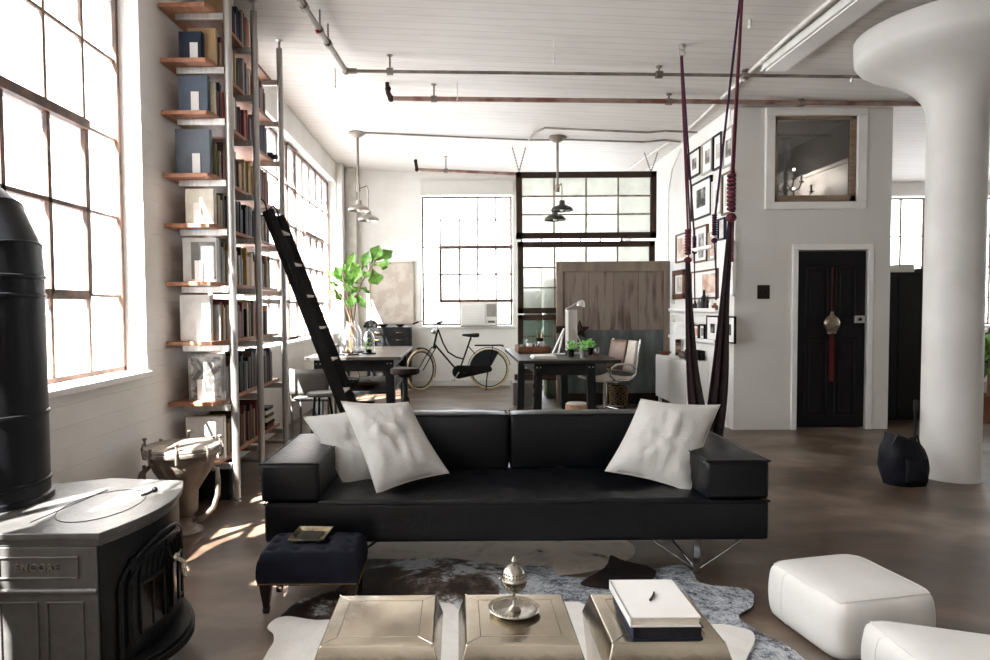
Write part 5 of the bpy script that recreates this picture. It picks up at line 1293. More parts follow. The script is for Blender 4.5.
# ================================================================== BARN DOOR
DY = 9.2
def D_(px, py): return at(px, py, Y=DY)
x0, x1 = D_(556.6, 300).x, D_(669.6, 300).x; zt = D_(600, 261.5).z; zm = D_(600, 330).z
x1 = min(x1, 3.04)
bd = thing('barn_door', 'big weathered board barn door with dark zinc lower half, standing behind the desk', 'door', ((x0+x1)/2, DY, 0))
b = MB()
bw = (x1-x0-.1)/4
part('board_panel', MB().box(x0+.06, x1-.06, DY, DY+.04, zm, zt-.08), M['barn'], bd)
part('zinc_panel', MB().box(x0+.06, x1-.06, DY-.004, DY+.04, .12, zm), M['zinc'], bd)
part('stile', MB().box(x0, x0+.085, DY-.02, DY+.05, 0, zt), M['barnrail'], bd, bevel=.004)
part('stile', MB().box(x1-.085, x1, DY-.02, DY+.05, 0, zt), M['barnrail'], bd, bevel=.004)
part('top_rail', MB().box(x0+.085, x1-.085, DY-.02, DY+.05, zt-.14, zt), M['barnrail'], bd, bevel=.004)
part('bottom_rail', MB().box(x0+.085, x1-.085, DY-.02, DY+.05, .0, .16), M['darkwood'], bd, bevel=.004)
q = D_(558, 333); part('strap_hinge', MB().box(x0-.01, x0+.16, DY-.035, DY-.018, q.z, q.z+.1), M['rust'], bd, bevel=.004)
c = D_(579, 330)
pts = []
for k in range(10):
    rr = .15 if k % 2 == 0 else .062; a = PI/2+PI*k/5; pts.append((c.x+rr*math.cos(a), c.z+rr*math.sin(a)))
b = MB(); vc_ = b.bm.verts.new((c.x, DY-.09, c.z)); vs = [b.bm.verts.new((p[0], DY-.05, p[1])) for p in pts]
for k in range(10): b.bm.faces.new((vc_, vs[k], vs[(k+1) % 10]))
b.bm.faces.new(vs[::-1])
solo('hanging_star', b, M['rust'], 'rusty five-pointed metal star hung on the barn door behind the monitor', 'star')

# ================================================================== DESK THINGS
def on_desk(px, Y, z=T2):
    c = at(px, 350, Y=Y); c.z = z; return c
# wooden tray with glasses
c = on_desk(534, 8.2); xa, xb = at(518, 350, Y=8.0).x, at(550, 350, Y=8.0).x
r = thing('wooden_tray', 'brown wooden box tray on the left side of the desk', 'tray', ((xa+xb)/2, 8.2, T2))
b = MB()
b.box(xa, xb, 7.95, 8.45, T2, T2+.012); b.box(xa, xb, 7.95, 7.965, T2, T2+.08); b.box(xa, xb, 8.435, 8.45, T2, T2+.08); b.box(xa, xa+.015, 7.95, 8.45, T2, T2+.08); b.box(xb-.015, xb, 7.95, 8.45, T2, T2+.08)
part('tray_box', b, M['woodtray'], r, bevel=.002)
tz = T2+.013
def cup(label, x, y, rad, h, m, name='drinking_glass', cat='glass', z=tz):
    return solo(name, MB().lathe([(0, 0), (rad*.8, 0), (rad, h), (rad*.9, h), (rad*.72, .008), (0, .008)], (x, y, z), 18), M[m], label, cat, 'cups and glasses in the wooden tray', smooth=50)
w_ = xb-xa
cup('small grey ceramic cup at the left front of the wooden tray', xa+.06, 8.05, .035, .09, 'grey', 'cup', 'cup')
cup('white ceramic cup in the middle of the wooden tray', xa+.15, 8.07, .036, .10, 'white', 'cup', 'cup')
cup('short clear glass right of the white cup in the wooden tray', xa+.24, 8.06, .034, .12, 'domeglass')
cup('taller clear glass at the back of the wooden tray', xa+.12, 8.28, .034, .14, 'domeglass')
cup('steel tumbler at the right of the wooden tray', xa+.31, 8.1, .035, .12, 'alu', 'tumbler', 'tumbler')
c = V((at(543, 340, Y=8.0).x, 8.3, tz))
r = thing('brush_holder', 'dark vase holding pencils and brushes at the right end of the wooden tray', 'vase', c)
part('vase', MB().lathe([(0, 0), (.04, 0), (.05, .06), (.045, .15), (.05, .16), (.04, .155), (.038, .02), (0, .02)], c, 20), M['blackmetal'], r, smooth=50)
for i in range(7):
    a = i*.9; t = c+V((.05*math.cos(a), .05*math.sin(a), .24+.03*math.sin(i*2)))
    bb_ = part('brush_handle', MB().cyl(c+V((.01*math.cos(a), .01*math.sin(a), .03)), t, .004, seg=6), [M['brass'], M['white'], M['redtassel'], M['herb'], M['alu'], M['woodtray'], M['black']][i], r)
# notebooks
xa, xb = at(532, 356, Y=7.1).x, at(556, 356, Y=7.1).x
for i, (cc, dz, lab) in enumerate((('palepoly', .0, 'lower grey notebook of the pair at the front of the desk'), ('offwhite', .018, 'upper pale notebook of the pair at the front of the desk'))):
    solo('notebook', MB().box(xa+.01*i, xb-.008*i, 7.0, 7.32-.02*i, T2+.0005+dz, T2+.017+dz), M[cc], lab, 'notebook', 'notebooks at the front of the desk', bevel=.003)
# all-in-one computer seen edge-on
c = at(571.5, 345, Y=7.9); c.z = T2
zt_ = at(571, 310, Y=7.9).z
r = thing('computer', 'white computer display seen almost from the side on the desk', 'computer', c)
Mx = Matrix.Translation(c) @ Matrix.Rotation(math.radians(68), 4, 'Z')
zr = zt_-T2
b = MB().box(-.25, .25, -.02, .02, .05, zr, Mx); sc_ = part('display', b, M['offwhite'], r, bevel=.006)
part('screen', MB().box(-.235, .235, .0205, .022, .13, zr-.015, Mx), M['black'], sc_)
b = MB(); b.tube([Mx @ V((0, -.03, zr*.55)), Mx @ V((0, -.12, .12)), Mx @ V((0, -.2, .01))], .02, 8, flat=.3); b.box(-.1, .1, -.24, -.02, 0, .01, Mx)
part('stand', b, M['alu'], r, smooth=50)
# easel-like tablet stand left of it
c2 = at(560, 345, Y=7.7); c2.z = T2
r = thing('folding_easel', 'small white folding stand leaning beside the computer on the desk', 'stand', c2)
h_ = at(565, 331, Y=7.7).z-T2
part('front_leg', MB().tube([c2+V((-.09, 0, .006)), c2+V((.05, 0, h_+.03))], .012, 8), M['white'], r, smooth=60)
part('rear_leg', MB().tube([c2+V((.0, .12, .006)), c2+V((.045, .01, h_))], .012, 8), M['white'], r, smooth=60)
part('base_bar', MB().tube([c2+V((-.12, 0, .008)), c2+V((.06, 0, .008))], .008, 8), M['white'], r, smooth=60)
# desk lamp
c = at(570, 345, Y=8.35); c.z = T2
hd = at(581, 304, Y=8.35); el = at(566, 309, Y=8.35)
r = thing('desk_lamp', 'silver desk lamp with small dome shade rising above the computer', 'lamp', c)
part('base', MB().lathe([(0, 0), (.08, 0), (.08, .012), (.02, .02), (0, .02)], c, 24), M['chrome'], r, smooth=50)
part('arm', MB().tube([c+V((0, 0, .015)), c+V((-.02, 0, .3)), el, hd+V((-.04, 0, .02))], .008, 8), M['chrome'], r, smooth=60)
part('lamp_shade', MB().lathe([(.0, .055), (.03, .05), (.055, .02), (.062, -.03), (.058, -.03), (.05, .015), (0, .045)], hd, 24, Matrix.Rotation(.15, 3, 'Y')), M['chrome'], r, smooth=60)
# herb pots
for k, (px, Y, lab) in enumerate(((571, 7.3, 'left herb pot with bright green leaves on the front of the desk'), (583, 7.15, 'right herb pot with bright green leaves on the front of the desk'), (590, 7.5, 'third herb pot set back behind the other two'))):
    c = on_desk(px, Y)
    r = thing('herb_pot', lab, 'plant', c, 'small potted herbs on the desk')
    part('pot', MB().lathe([(0, 0), (.03, 0), (.04, .085), (.042, .09), (.035, .09), (.033, .075), (0, .075)], c, 20), M['blackmetal'] if k != 1 else M['alu'], r, smooth=50)
    b = MB(); rr = random.Random(k+3)
    for i in range(70):
        a = rr.uniform(0, 2*PI); R_ = rr.uniform(0, .07); h = rr.uniform(.09, .19)
        p = c+V((R_*math.cos(a), R_*math.sin(a), h)); s_ = rr.uniform(.010, .018); u = V((rr.uniform(-1, 1), rr.uniform(-1, 1), rr.uniform(-.4, .6))).normalized(); v = u.orthogonal()
        b.face([p-u*s_, p+v*s_*.6, p+u*s_, p-v*s_*.6])
        if i % 3 == 0: b.tube([c+V((0, 0, .07)), p], .0012, 4)
    part('foliage', b, M['herb'], r)
c = on_desk(596, 7.3)
solo('leather_case', MB().lathe([(0, 0), (.06, 0), (.062, .012), (.05, .022), (0, .024)], c, 20, None, .6), M['woodtray'], 'small flat brown oval case on the desk right of the herbs', 'case', smooth=50)
c = on_desk(597, 7.9)
solo('glass_jar', MB().lathe([(0, 0), (.03, 0), (.03, .07), (.027, .07), (.026, .006), (0, .006)], c, 18), M['domeglass'], 'tiny clear glass on the desk near the office chair', 'glass', smooth=50)
c = on_desk(586, 8.5)
solo('stone_bowl', MB().lathe([(0, 0), (.06, 0), (.1, .05), (.095, .055), (.06, .012), (0, .012)], c, 24), M['offwhite'], 'pale shallow bowl at the back of the desk', 'bowl', smooth=50)
# chain hanging on the desk leg
c = at(536, 373, Y=6.8)
r = thing('iron_chain', 'iron chain hanging from the near left corner of the desk', 'chain', (c.x, 6.8, .0))
b = MB(); z = c.z; k = 0
while z > .03:
    ax_ = V((1, 0, 0)) if k % 2 else V((0, 1, 0))
    b.tube([V((c.x+.012*math.sin(z*9), 6.8, z))+ax_*.016*math.cos(a)+V((0, 0, .03*math.sin(a))) for a in [2*PI*i/12 for i in range(12)]], .006, 5, closed=True); z -= .046; k += 1
part('links', b, M['rust'], r, smooth=60)
part('hook', MB().tube([(c.x, 6.8, c.z+.02), (c.x-.02, 6.8, c.z+.06), (c.x+.02, 6.8, c.z+.07), (c.x+.03, 6.82, c.z+.03)], .008, 6), M['rust'], r, smooth=60)
# log
c = at(577, 411, Y=7.9); c.z = 0
r = thing('log_stump', 'short pale sawn log standing on the floor under the desk', 'log', c)
part('bark', MB().lathe([(0, 0), (.145, 0), (.15, .05), (.14, .2), (.0, .2)], c, 20), M['log'], r, smooth=40)
part('sawn_top', MB().lathe([(0, .2), (.13, .2), (.12, .215), (0, .22)], c, 20), M['palepoly'], r, smooth=40)
# waste basket
c = at(618.5, 395, Y=8.85); c.z = 0
r = thing('waste_basket', 'black and gold patterned round waste basket on the floor behind the office chair', 'basket', c)
part('bin', MB().lathe([(0, 0), (.11, 0), (.13, .30), (.122, .30), (.1, .01), (0, .01)], c, 28), M['black'], r, smooth=50)
b = MB()
for j in range(4):
    for k in range(10):
        a = 2*PI*(k+.5*(j % 2))/10; rr = .113+.017*(j+.6)/4+.0015; z = .04+.07*j
        b.tube([c+V((rr*math.cos(a+.25*math.cos(t)), rr*math.sin(a+.25*math.cos(t)), z+.03+.03*math.sin(t))) for t in [2*PI*i/8 for i in range(8)]], .0025, 4, closed=True)
part('gold_pattern', b, M['brass'], r, smooth=60)

# ================================================================== OFFICE CHAIR
c = V((at(606, 408, Y=8.3).x, 8.35, 0.0))
oc = thing('office_chair', 'low aluminium swivel office chair with brown and pale upholstery beside the desk', 'chair', c, rz=math.radians(-62))
def lp(x, y, z): return V((x, y, z))
# local frame: seat faces -Y (before rotation)
part('seat', MB().grid(lambda u, v: V((-.25+.5*u, -.24+.48*v, .455-.02*math.sin(PI*u)+.03*abs(2*v-1)**3)), 10, 10), M['palepoly'], oc, solid=.035, smooth=60, local=True)
bk_ = part('backrest', MB().grid(lambda u, v: V((-.24+.48*u, .25+.10*v+.03*math.sin(PI*u), .54+.40*v)), 10, 10), M['palepoly'], oc, solid=.035, smooth=60, local=True)
part('leather_panel', MB().grid(lambda u, v: V((-.245+.28*u, .225+.10*v+.03*math.sin(PI*u*.6), .56+.385*v)), 8, 8), M['brownleather'], bk_, solid=.02, smooth=60, local=True)
for s in (-1, 1):
    part('armrest', MB().tube([(s*.25, .28, .60), (s*.27, .18, .66), (s*.28, -.05, .665), (s*.28, -.15, .62), (s*.27, -.15, .52), (s*.26, -.05, .46), (s*.26, .15, .45), (s*.25, .27, .52)], .014, 8), M['chrome'], oc, smooth=60, local=True)
    part('side_rail', MB().tube([(s*.25, -.26, .46), (s*.25, .2, .46), (s*.25, .28, .52), (s*.25, .36, .96)], .012, 8), M['chrome'], oc, smooth=60, local=True)
part('gas_column', MB().cyl((0, 0, .09), (0, 0, .43), .026).cbox((0, 0, .43), (.4, .06, .02)), M['chrome'], oc, smooth=50, local=True)
for k in range(5):
    a = 2*PI*k/5+.3; e = V((math.cos(a), math.sin(a), 0))
    f_ = part('foot', MB().tube([V((0, 0, .10)), e*.16+V((0, 0, .085)), e*.30+V((0, 0, .065))], [.024, .018, .014], 8), M['chrome'], oc, smooth=60, local=True)
    part('caster', MB().cyl(e*.29+V((-.02*math.sin(a), .02*math.cos(a), .027)), e*.29+V((.02*math.sin(a), -.02*math.cos(a), .027)), .027), M['black'], f_, smooth=50, local=True)

# ================================================================== PENDANT LAMPS
def pendant(label, px, py0, py1, Y, shades, m):
    c = at(px, py0, Y=Y); zc_ = ceil_z(c.x); j = at(px, py1, Y=Y)
    r = thing('pendant_lamp', label, 'pendant lamp', (c.x, Y, j.z), 'pendant lamps with paired metal shades')
    part('canopy', MB().lathe([(0, zc_), (.11, zc_), (.115, zc_-.03), (.06, zc_-.07), (.02, zc_-.09), (0, zc_-.09)], (c.x, Y, 0), 24), M['cast'], r, smooth=50)
    part('rod', MB().cyl((c.x, Y, zc_-.08), (c.x, Y, j.z), .017, seg=10), M['pipe'], r, smooth=50)
    part('joint', MB().cyl((c.x, Y, j.z+.02), (c.x, Y, j.z-.08), .028), M['cast'], r, smooth=50)
    for k, (sx, sy, dy) in enumerate(shades):
        s = at(sx, sy, Y=Y+dy)
        a = part('lamp_arm', MB().tube([(c.x, Y, j.z-.04), (c.x+(s.x-c.x)*.9, Y+dy*.7, j.z+.02), (s.x, Y+dy, j.z-.04), (s.x, Y+dy, s.z+.1)], .008, 8), M['castrim'], r, smooth=60)
        sh = part('lamp_shade', MB().lathe([(0, .1), (.035, .1), (.04, .05), (.06, .035), (.12, .012), (.145, -.015), (.148, -.04), (.14, -.04), (.135, -.012), (.11, .0), (.05, .02), (0, .025)], s, 28), m, r, smooth=50)
        part('bulb', MB().ball(s+V((0, 0, -.02)), .03, 12), M['white'], sh, smooth=60)
M['shade_pale'] = mat('pale_metal_shade', '#a39d95', .35, .6, c2='#8b847b', scale=10)
M['shade_dark'] = mat('dark_green_metal_shade', '#4b4c46', .35, .5, c2='#3b3c37', scale=10)
pendant('left pendant lamp with two pale metal shades above the plant', 357.5, 133, 186, 9.0, [(359, 208, -.15), (368.5, 218, .15)], M['shade_pale'])
pendant('right pendant lamp with two dark green metal shades before the glass panels', 557.5, 139, 186, 8.8, [(562, 208, -.12), (555, 217.5, .15)], M['shade_dark'])

# ================================================================== PICTURE WALL
GX = 3.05
def picture(label, x0, x1, y0, y1, frame, photo, mw=.06, fw=.02, name='framed_picture', cat='picture', g='framed pictures on the picture wall', ph=None, lean=0):
    """x0..x1, y0..y1 give the outer frame as read along the wall; it becomes a true rectangle on the wall"""
    A = at(x0, (y0+y1)/2, X=GX); B = at(x1, (y0+y1)/2, X=GX)
    ya, yb = sorted((A.y, B.y)); T = at((x0+x1)/2, y0, X=GX).z; Bz = at((x0+x1)/2, y1, X=GX).z
    r = thing(name, label, cat, (GX-.02, (ya+yb)/2, Bz), g)
    b = MB()
    for a in ((ya, yb, T-fw, T), (ya, yb, Bz, Bz+fw), (ya, ya+fw, Bz, T), (yb-fw, yb, Bz, T)): b.box(GX-.035, GX-.001, a[0], a[1], a[2], a[3])
    part('frame', b, M[frame] if isinstance(frame, str) else frame, r, bevel=.002)
    p = part('mat_board', MB().box(GX-.015, GX-.006, ya+fw, yb-fw, Bz+fw, T-fw), M['white'], r)
    m_ = mw*1.0
    if photo:
        w_, h_ = yb-ya, T-Bz
        if ph: a0, a1, b0_, b1 = ph
        else: a0, a1, b0_, b1 = .3, .7, .3, .72
        part('photograph', MB().box(GX-.018, GX-.0152, ya+w_*a0, ya+w_*a1, Bz+h_*b0_, Bz+h_*b1), M[photo], p)
    return r
M['ph1'] = mat('grey_photo_a', '#5c5853', .5, c2='#c9c5be', scale=9, lo=.4, hi=.62)
M['ph2'] = mat('grey_photo_b', '#2f2d2b', .5, c2='#a8a49d', scale=7, lo=.42, hi=.6)
M['ph3'] = mat('pale_photo', '#b6afa5', .5, c2='#dcd7cf', scale=9, lo=.4, hi=.6)
M['ph4'] = mat('pinkish_photo', '#b58c78', .5, c2='#dccabb', scale=7, lo=.4, hi=.6)
M['wf_brown'] = mat('brown_wood_frame', '#6e4c35', .5, c2='#54382a', scale=9)
M['wf_grey'] = mat('pale_grey_frame', '#b1aca2', .5)
M['wf_white'] = mat('white_frame', '#e2dfda', .5)
picture('thin black frame with a small grey drawing, first in the top row', 690, 702, 150, 177, 'black', 'ph1', ph=(.35, .7, .3, .7))
picture('pale grey frame with a small portrait, second in the top row', 703.5, 714, 141, 173, 'wf_grey', 'ph1')
picture('thin dark frame with a small drawing, third in the top row', 715, 723.5, 134, 169, 'black', 'ph3')
picture('pale frame with a pyramid-like picture, nearest of the top row', 725, 735, 128, 166, 'wf_grey', 'ph1', ph=(.25, .8, .25, .7))
picture('large black frame with a square dark photograph, left in the second row', 693, 713, 180, 218, 'black', 'ph2', ph=(.3, .74, .3, .78))
picture('white frame with a faint print, middle of the second row', 714, 723, 180, 214, 'wf_white', 'ph3')
picture('brown wooden frame with a pale print, nearest in the second row', 724, 735, 172, 214, 'wf_brown', 'ph3', ph=(.2, .8, .2, .8))
picture('brown wooden frame behind the left swing rope', 677.5, 691, 233, 262, 'wf_brown', 'ph4', ph=(.15, .85, .15, .85))
picture('tall brown frame with a standing figure photograph above the mirror', 696, 709, 226, 262, 'wf_brown', 'ph1', ph=(.3, .7, .12, .8))
picture('small frame with a pinkish print beside the standing figure photograph', 710.5, 717, 232, 260, 'wf_grey', 'ph4', ph=(.15, .85, .15, .85))
picture('dark navy framed picture behind the right swing rope', 720, 727, 218, 240, 'blue_navy', 'ph3', ph=(.2, .8, .1, .9))
picture('white framed pale print below the navy picture', 727.5, 736, 242, 296, 'wf_white', 'ph3')
picture('wide brown-framed pinboard with pale prints over the upper ledge', 692.5, 719, 270, 299, 'wf_brown', 'ph4', ph=(.08, .55, .2, .85), name='pinboard', cat='pinboard')
mir = picture('ornate carved brown mirror frame, farthest on the picture wall', 674.5, 686.5, 270, 299, 'wf_brown', 'ph3', fw=.07, ph=(.3, .7, .25, .75), name='mirror', cat='mirror')
picture('small card taped to the wall beside the mirror', 692, 694.5, 252, 261, 'wf_white', 'ph4', fw=.006, ph=(.2, .8, .2, .8))
# two picture ledges with leaning frames
def ledge(label, z, ya, yb):
    r = thing('picture_ledge', label, 'shelf', (GX-.05, (ya+yb)/2, z), 'white picture ledges')
    part('board', MB().box(GX-.1, GX-.001, ya, yb, z-.02, z), M['white'], r, bevel=.002)
    part('lip', MB().box(GX-.105, GX-.099, ya, yb, z-.02, z+.02), M['white'], r)
zA = at(715, 310, X=GX-.1).z; zB = at(715, 342, X=GX-.1).z
ledge('upper white picture ledge on the picture wall', zA, 7.46, 9.1); ledge('lower white picture ledge on the picture wall', zB, 7.46, 9.1)
def leaning(label, z, ypx, w_, h, frame, photo, mm=.25):
    y = at(ypx, 300, X=GX-.06).y
    r = thing('framed_picture', label, 'picture', (GX-.06, y, z), 'framed pictures standing on the ledges')
    b = MB(); ya, yb = y-w_/2, y+w_/2; f = .018; X_ = GX-.06
    z += .001
    for a in ((ya, yb, z+h-f, z+h), (ya, yb, z, z+f), (ya, ya+f, z, z+h), (yb-f, yb, z, z+h)): b.box(X_-.01, X_+.012, a[0], a[1], a[2], a[3])
    part('frame', b, M[frame], r)
    p = part('mat_board', MB().box(X_-.002, X_+.006, ya+f, yb-f, z+f, z+h-f), M['white'], r)
    part('photograph', MB().box(X_-.004, X_-.0025, ya+w_*mm, yb-w_*mm, z+h*mm, z+h*(1-mm)), M[photo], p)
leaning('large black frame with white mat on the lower ledge, nearest', zB, 729, .34, .3, 'black', 'ph2', .3)
leaning('black frame with white mat on the lower ledge, second nearest', zB, 713, .36, .3, 'black', 'ph2', .32)
leaning('small dark frame on the lower ledge near its middle', zB, 702.5, .16, .19, 'black', 'ph1')
leaning('small tan frame on the lower ledge left of the dark one', zB, 696.5, .16, .18, 'wf_brown', 'ph4')
leaning('small white frame at the far end of the lower ledge', zB, 690.5, .14, .22, 'wf_white', 'ph1')
def bottle(label, Y, z, rad, h, m, name='bottle', X_=GX-.06, g='small objects on the upper ledge'):
    return solo(name, MB().lathe([(0, 0), (rad, 0), (rad, h*.6), (rad*.5, h*.75), (rad*.4, h), (0, h)], (X_, Y, z+.001), 14), M[m], label, 'ornament', g, smooth=50)
yl = lambda px: at(px, 300, X=GX-.06).y
bottle('tall black figurine on the upper ledge beside the left strap', yl(704), zA, .035, .24, 'black', 'figurine')
bottle('dark bottle on the upper ledge just right of the figurine', yl(707), zA, .025, .16, 'darkwood')
bottle('small white figure on the upper ledge', yl(711), zA, .025, .13, 'white', 'figurine')
bottle('brown wooden box-like jar on the upper ledge', yl(715), zA, .035, .08, 'woodtray', 'jar')
bottle('grey bottle at the far end of the upper ledge', yl(699), zA, .025, .15, 'grey')
bottle('short dark jar at the far end of the upper ledge', yl(695), zA, .03, .11, 'black', 'jar')
# ================================================================== WHITE CABINET
cb_ = thing('white_sideboard', 'low white lacquered sideboard under the picture ledges', 'sideboard', (2.9, 8.6, 0))
sz = at(657, 354, Y=9.15).z
part('carcass', MB().box(2.78, GX-.002, 7.9, 9.12, .13, sz), M['white'], cb_, bevel=.004)
for y0_, y1_ in ((7.93, 8.5), (8.52, 9.09)): part('door', MB().box(2.768, 2.779, y0_, y1_, .16, sz-.03), M['white'], cb_, bevel=.003)
for y in (7.98, 9.04):
    for x in (2.82, 3.0): part('leg', MB().box(x-.02, x+.02, y-.02, y+.02, 0, .13), M['trim'], cb_)
def sb(px): return at(px, 357, X=2.88).y
r = thing('camera', 'black camera with lens standing on the white sideboard', 'camera', (2.9, 8.05, sz))
part('camera_body', MB().box(2.83, 2.97, 8.0, 8.12, sz+.001, sz+.13), M['black'], r, bevel=.01); part('lens', MB().cyl((2.9, 8.0, sz+.07), (2.9, 7.93, sz+.07), .045), M['blackmetal'], r, smooth=50)
r = thing('camera', 'wide black box camera on the near end of the sideboard', 'camera', (2.99, 8.0, sz))
part('camera_body', MB().box(2.98, 3.04, 7.98, 8.14, sz+.001, sz+.12), M['black'], r, bevel=.008)
solo('stone_ornament', MB().ball((2.86, 8.28, sz+.05), .05, 10, (1, 1.3, .98)), M['cast'], 'rounded grey-brown stone between the swing cloth and the camera on the sideboard', 'stone', smooth=60)
solo('wooden_bowl', MB().lathe([(0, 0), (.05, 0), (.08, .04), (.075, .045), (.04, .012), (0, .01)], (2.87, 9.0, sz+.001), 20, None, 1.6), M['woodtray'], 'brown wooden boat-shaped bowl at the far end of the sideboard', 'bowl', smooth=50)
for k in range(5):
    solo('stacked_ring', MB().lathe([(.02, 0), (.035, 0), (.04, .02), (.035, .042), (.02, .042), (.018, .02)], (2.99, 8.82, sz+.002+.044*k), 16), M[['rust', 'woodtray', 'cast', 'woodtray', 'rust'][k]], 'round wooden bead, %s in the upright stack on the sideboard' % ['lowest', 'second', 'middle', 'fourth', 'topmost'][k], 'ornament', 'stack of wooden beads on the sideboard', smooth=50)
for k, (z_, lab) in enumerate(((1.16, 'lower'), (1.42, 'upper'))):
    r = thing('light_switch', '%s white switch box on the wall beside the barn door' % lab, 'switch', (3.03, 9.05, z_), 'switch boxes beside the barn door')
    part('box', MB().box(3.0, 3.049, 9.14, 9.19, z_, z_+.1), M['offwhite'], r, bevel=.003); part('toggle', MB().box(2.99, 3.0, 9.16, 9.17, z_+.04, z_+.06), M['white'], r)
r = thing('mounted_hook', 'pair of small silver hooks on the wall end below the lower ledge', 'hook', (3.04, 7.42, .9))
part('hook_plate', MB().box(3.04, 3.0495, 7.4, 7.45, .78, .98), M['alu'], r); part('hook', MB().tube([(3.045, 7.42, .92), (3.0, 7.42, .9), (2.99, 7.42, .95)], .008).tube([(3.045, 7.42, .84), (3.0, 7.42, .82), (2.99, 7.42, .87)], .008), M['alu'], r, smooth=60)

# ================================================================== AERIAL SWING
Lh = at(682, 64, Y=5.7); Lh.z = ceil_z(Lh.x); Rh = at(741, -20, Y=4.55); Rh.z = ceil_z(Rh.x)
sw = thing('yoga_swing', 'maroon yoga swing hanging by ropes from the ceiling behind the sofa', 'swing', ((Lh.x+Rh.x)/2, 5.1, .3))
lk = at(688, 232, Y=5.6); rk = at(731.5, 178, Y=4.65); lk2 = at(694.5, 240, Y=5.45); rk2 = at(714.5, 222, Y=4.95)
part('ceiling_hook', MB().cyl(Lh, Lh-V((0, 0, .05)), .03).tube([Lh-V((0, 0, .05))+V((.025*math.cos(a), 0, -.03+.03*math.sin(a))) for a in [2*PI*i/12 for i in range(12)]], .007, 6, closed=True), M['alu'], sw, smooth=50)
part('ceiling_hook', MB().cyl(Rh, Rh-V((0, 0, .05)), .03).tube([Rh-V((0, 0, .05))+V((.025*math.cos(a), 0, -.03+.03*math.sin(a))) for a in [2*PI*i/12 for i in range(12)]], .007, 6, closed=True), M['alu'], sw, smooth=50)
lo, ro = Lh-V((0, 0, .1)), Rh-V((0, 0, .1))
part('rope', MB().tube([lo+V((-.01, 0, 0)), lk], .009, 6).tube([lo+V((.01, .03, 0)), lk+V((.02, .0, 0))], .008, 6), M['maroon_rope'], sw, smooth=60)
part('rope', MB().tube([ro+V((.01, 0, 0)), rk], .010, 6).tube([ro+V((.02, .02, 0)), rk+V((.012, 0, 0))], .009, 6), M['maroon_rope'], sw, smooth=60)
part('strap_rope', MB().tube([lo, lo.lerp(lk2, .6)+V((.0, 0, .0)), lk2], .008, 6), M['purple'], sw, smooth=60)
part('strap_rope', MB().tube([ro, ro.lerp(rk2, .5), rk2], .009, 6), M['purple'], sw, smooth=60)
def knot(p, h, r_):
    b = MB()
    for i in range(9): b.lathe([(r_*.5, 0), (r_, h*.03), (r_, h*.09), (r_*.5, h*.12)], p+V((0, 0, -h*i/9)), 10)
    b.ball(p+V((0, 0, -h-.02)), r_*1.25, 8, (1, .8, .8)); return b
part('wound_knot', knot(lk, .22, .028), M['maroon_rope'], sw, smooth=60); part('wound_knot', knot(rk, .26, .032), M['maroon_rope'], sw, smooth=60)
part('wound_knot', knot(lk2+V((0, 0, .02)), .1, .018), M['purple'], sw, smooth=60); part('wound_knot', knot(rk2+V((0, 0, .04)), .16, .02), M['purple'], sw, smooth=60)
# cloth loop: down from the left knot, under, up to the right knot
path = [lk+V((0, 0, -.22)), at(689, 300, Y=5.58), at(692, 360, Y=5.5), at(697, 405, Y=5.4), at(703, 435, Y=5.22), at(709, 452, Y=5.0), at(714, 432, Y=4.83), at(720, 380, Y=4.75), at(725, 300, Y=4.7), rk+V((0, 0, -.28))]
wid = [.02, .035, .06, .09, .1, .1, .1, .085, .04, .02]
def cat(P, t):
    n = len(P)-1; i = min(int(t*n), n-1); f = t*n-i
    p0, p1, p2, p3 = P[max(i-1, 0)], P[i], P[i+1], P[min(i+2, n)]
    return .5*((2*p1)+(p2-p0)*f+(2*p0-5*p1+4*p2-p3)*f*f+(3*p1-p0-3*p2+p3)*f**3)
def cloth(u, v):
    p = cat(path, u); w_ = cat([V((q, 0, 0)) for q in wid], u).x
    return p+V((w_*(v-.5)*1.5, w_*.2*math.sin(v*14), .02*math.sin(v*9)*w_))
b = MB(); b.grid(cloth, 60, 14)
part('hammock_cloth', b, M['maroon_cloth'], sw, solid=.012, smooth=60)
h0, h1 = at(694.5, 250, Y=5.45), at(713, 246, Y=4.95)
part('grab_bar', MB().cyl(h0, h1, .017), M['white'], sw, smooth=50)
part('hanging_strap', MB().tube([lk2+V((0, 0, -.1)), at(694.5, 280, Y=5.45), at(695, 308, Y=5.45)], .010, 6, flat=.5), M['purple'], sw, smooth=60)
part('hanging_strap', MB().tube([rk2+V((0, 0, -.14)), at(716, 270, Y=4.95), at(716, 300, Y=4.95)], .012, 6, flat=.5), M['purple'], sw, smooth=60)
part('loose_rope_end', MB().tube([rk+V((.02, 0, -.25)), at(733, 230, Y=4.65), at(732.5, 262, Y=4.65)], .008, 6), M['maroon_rope'], sw, smooth=60)

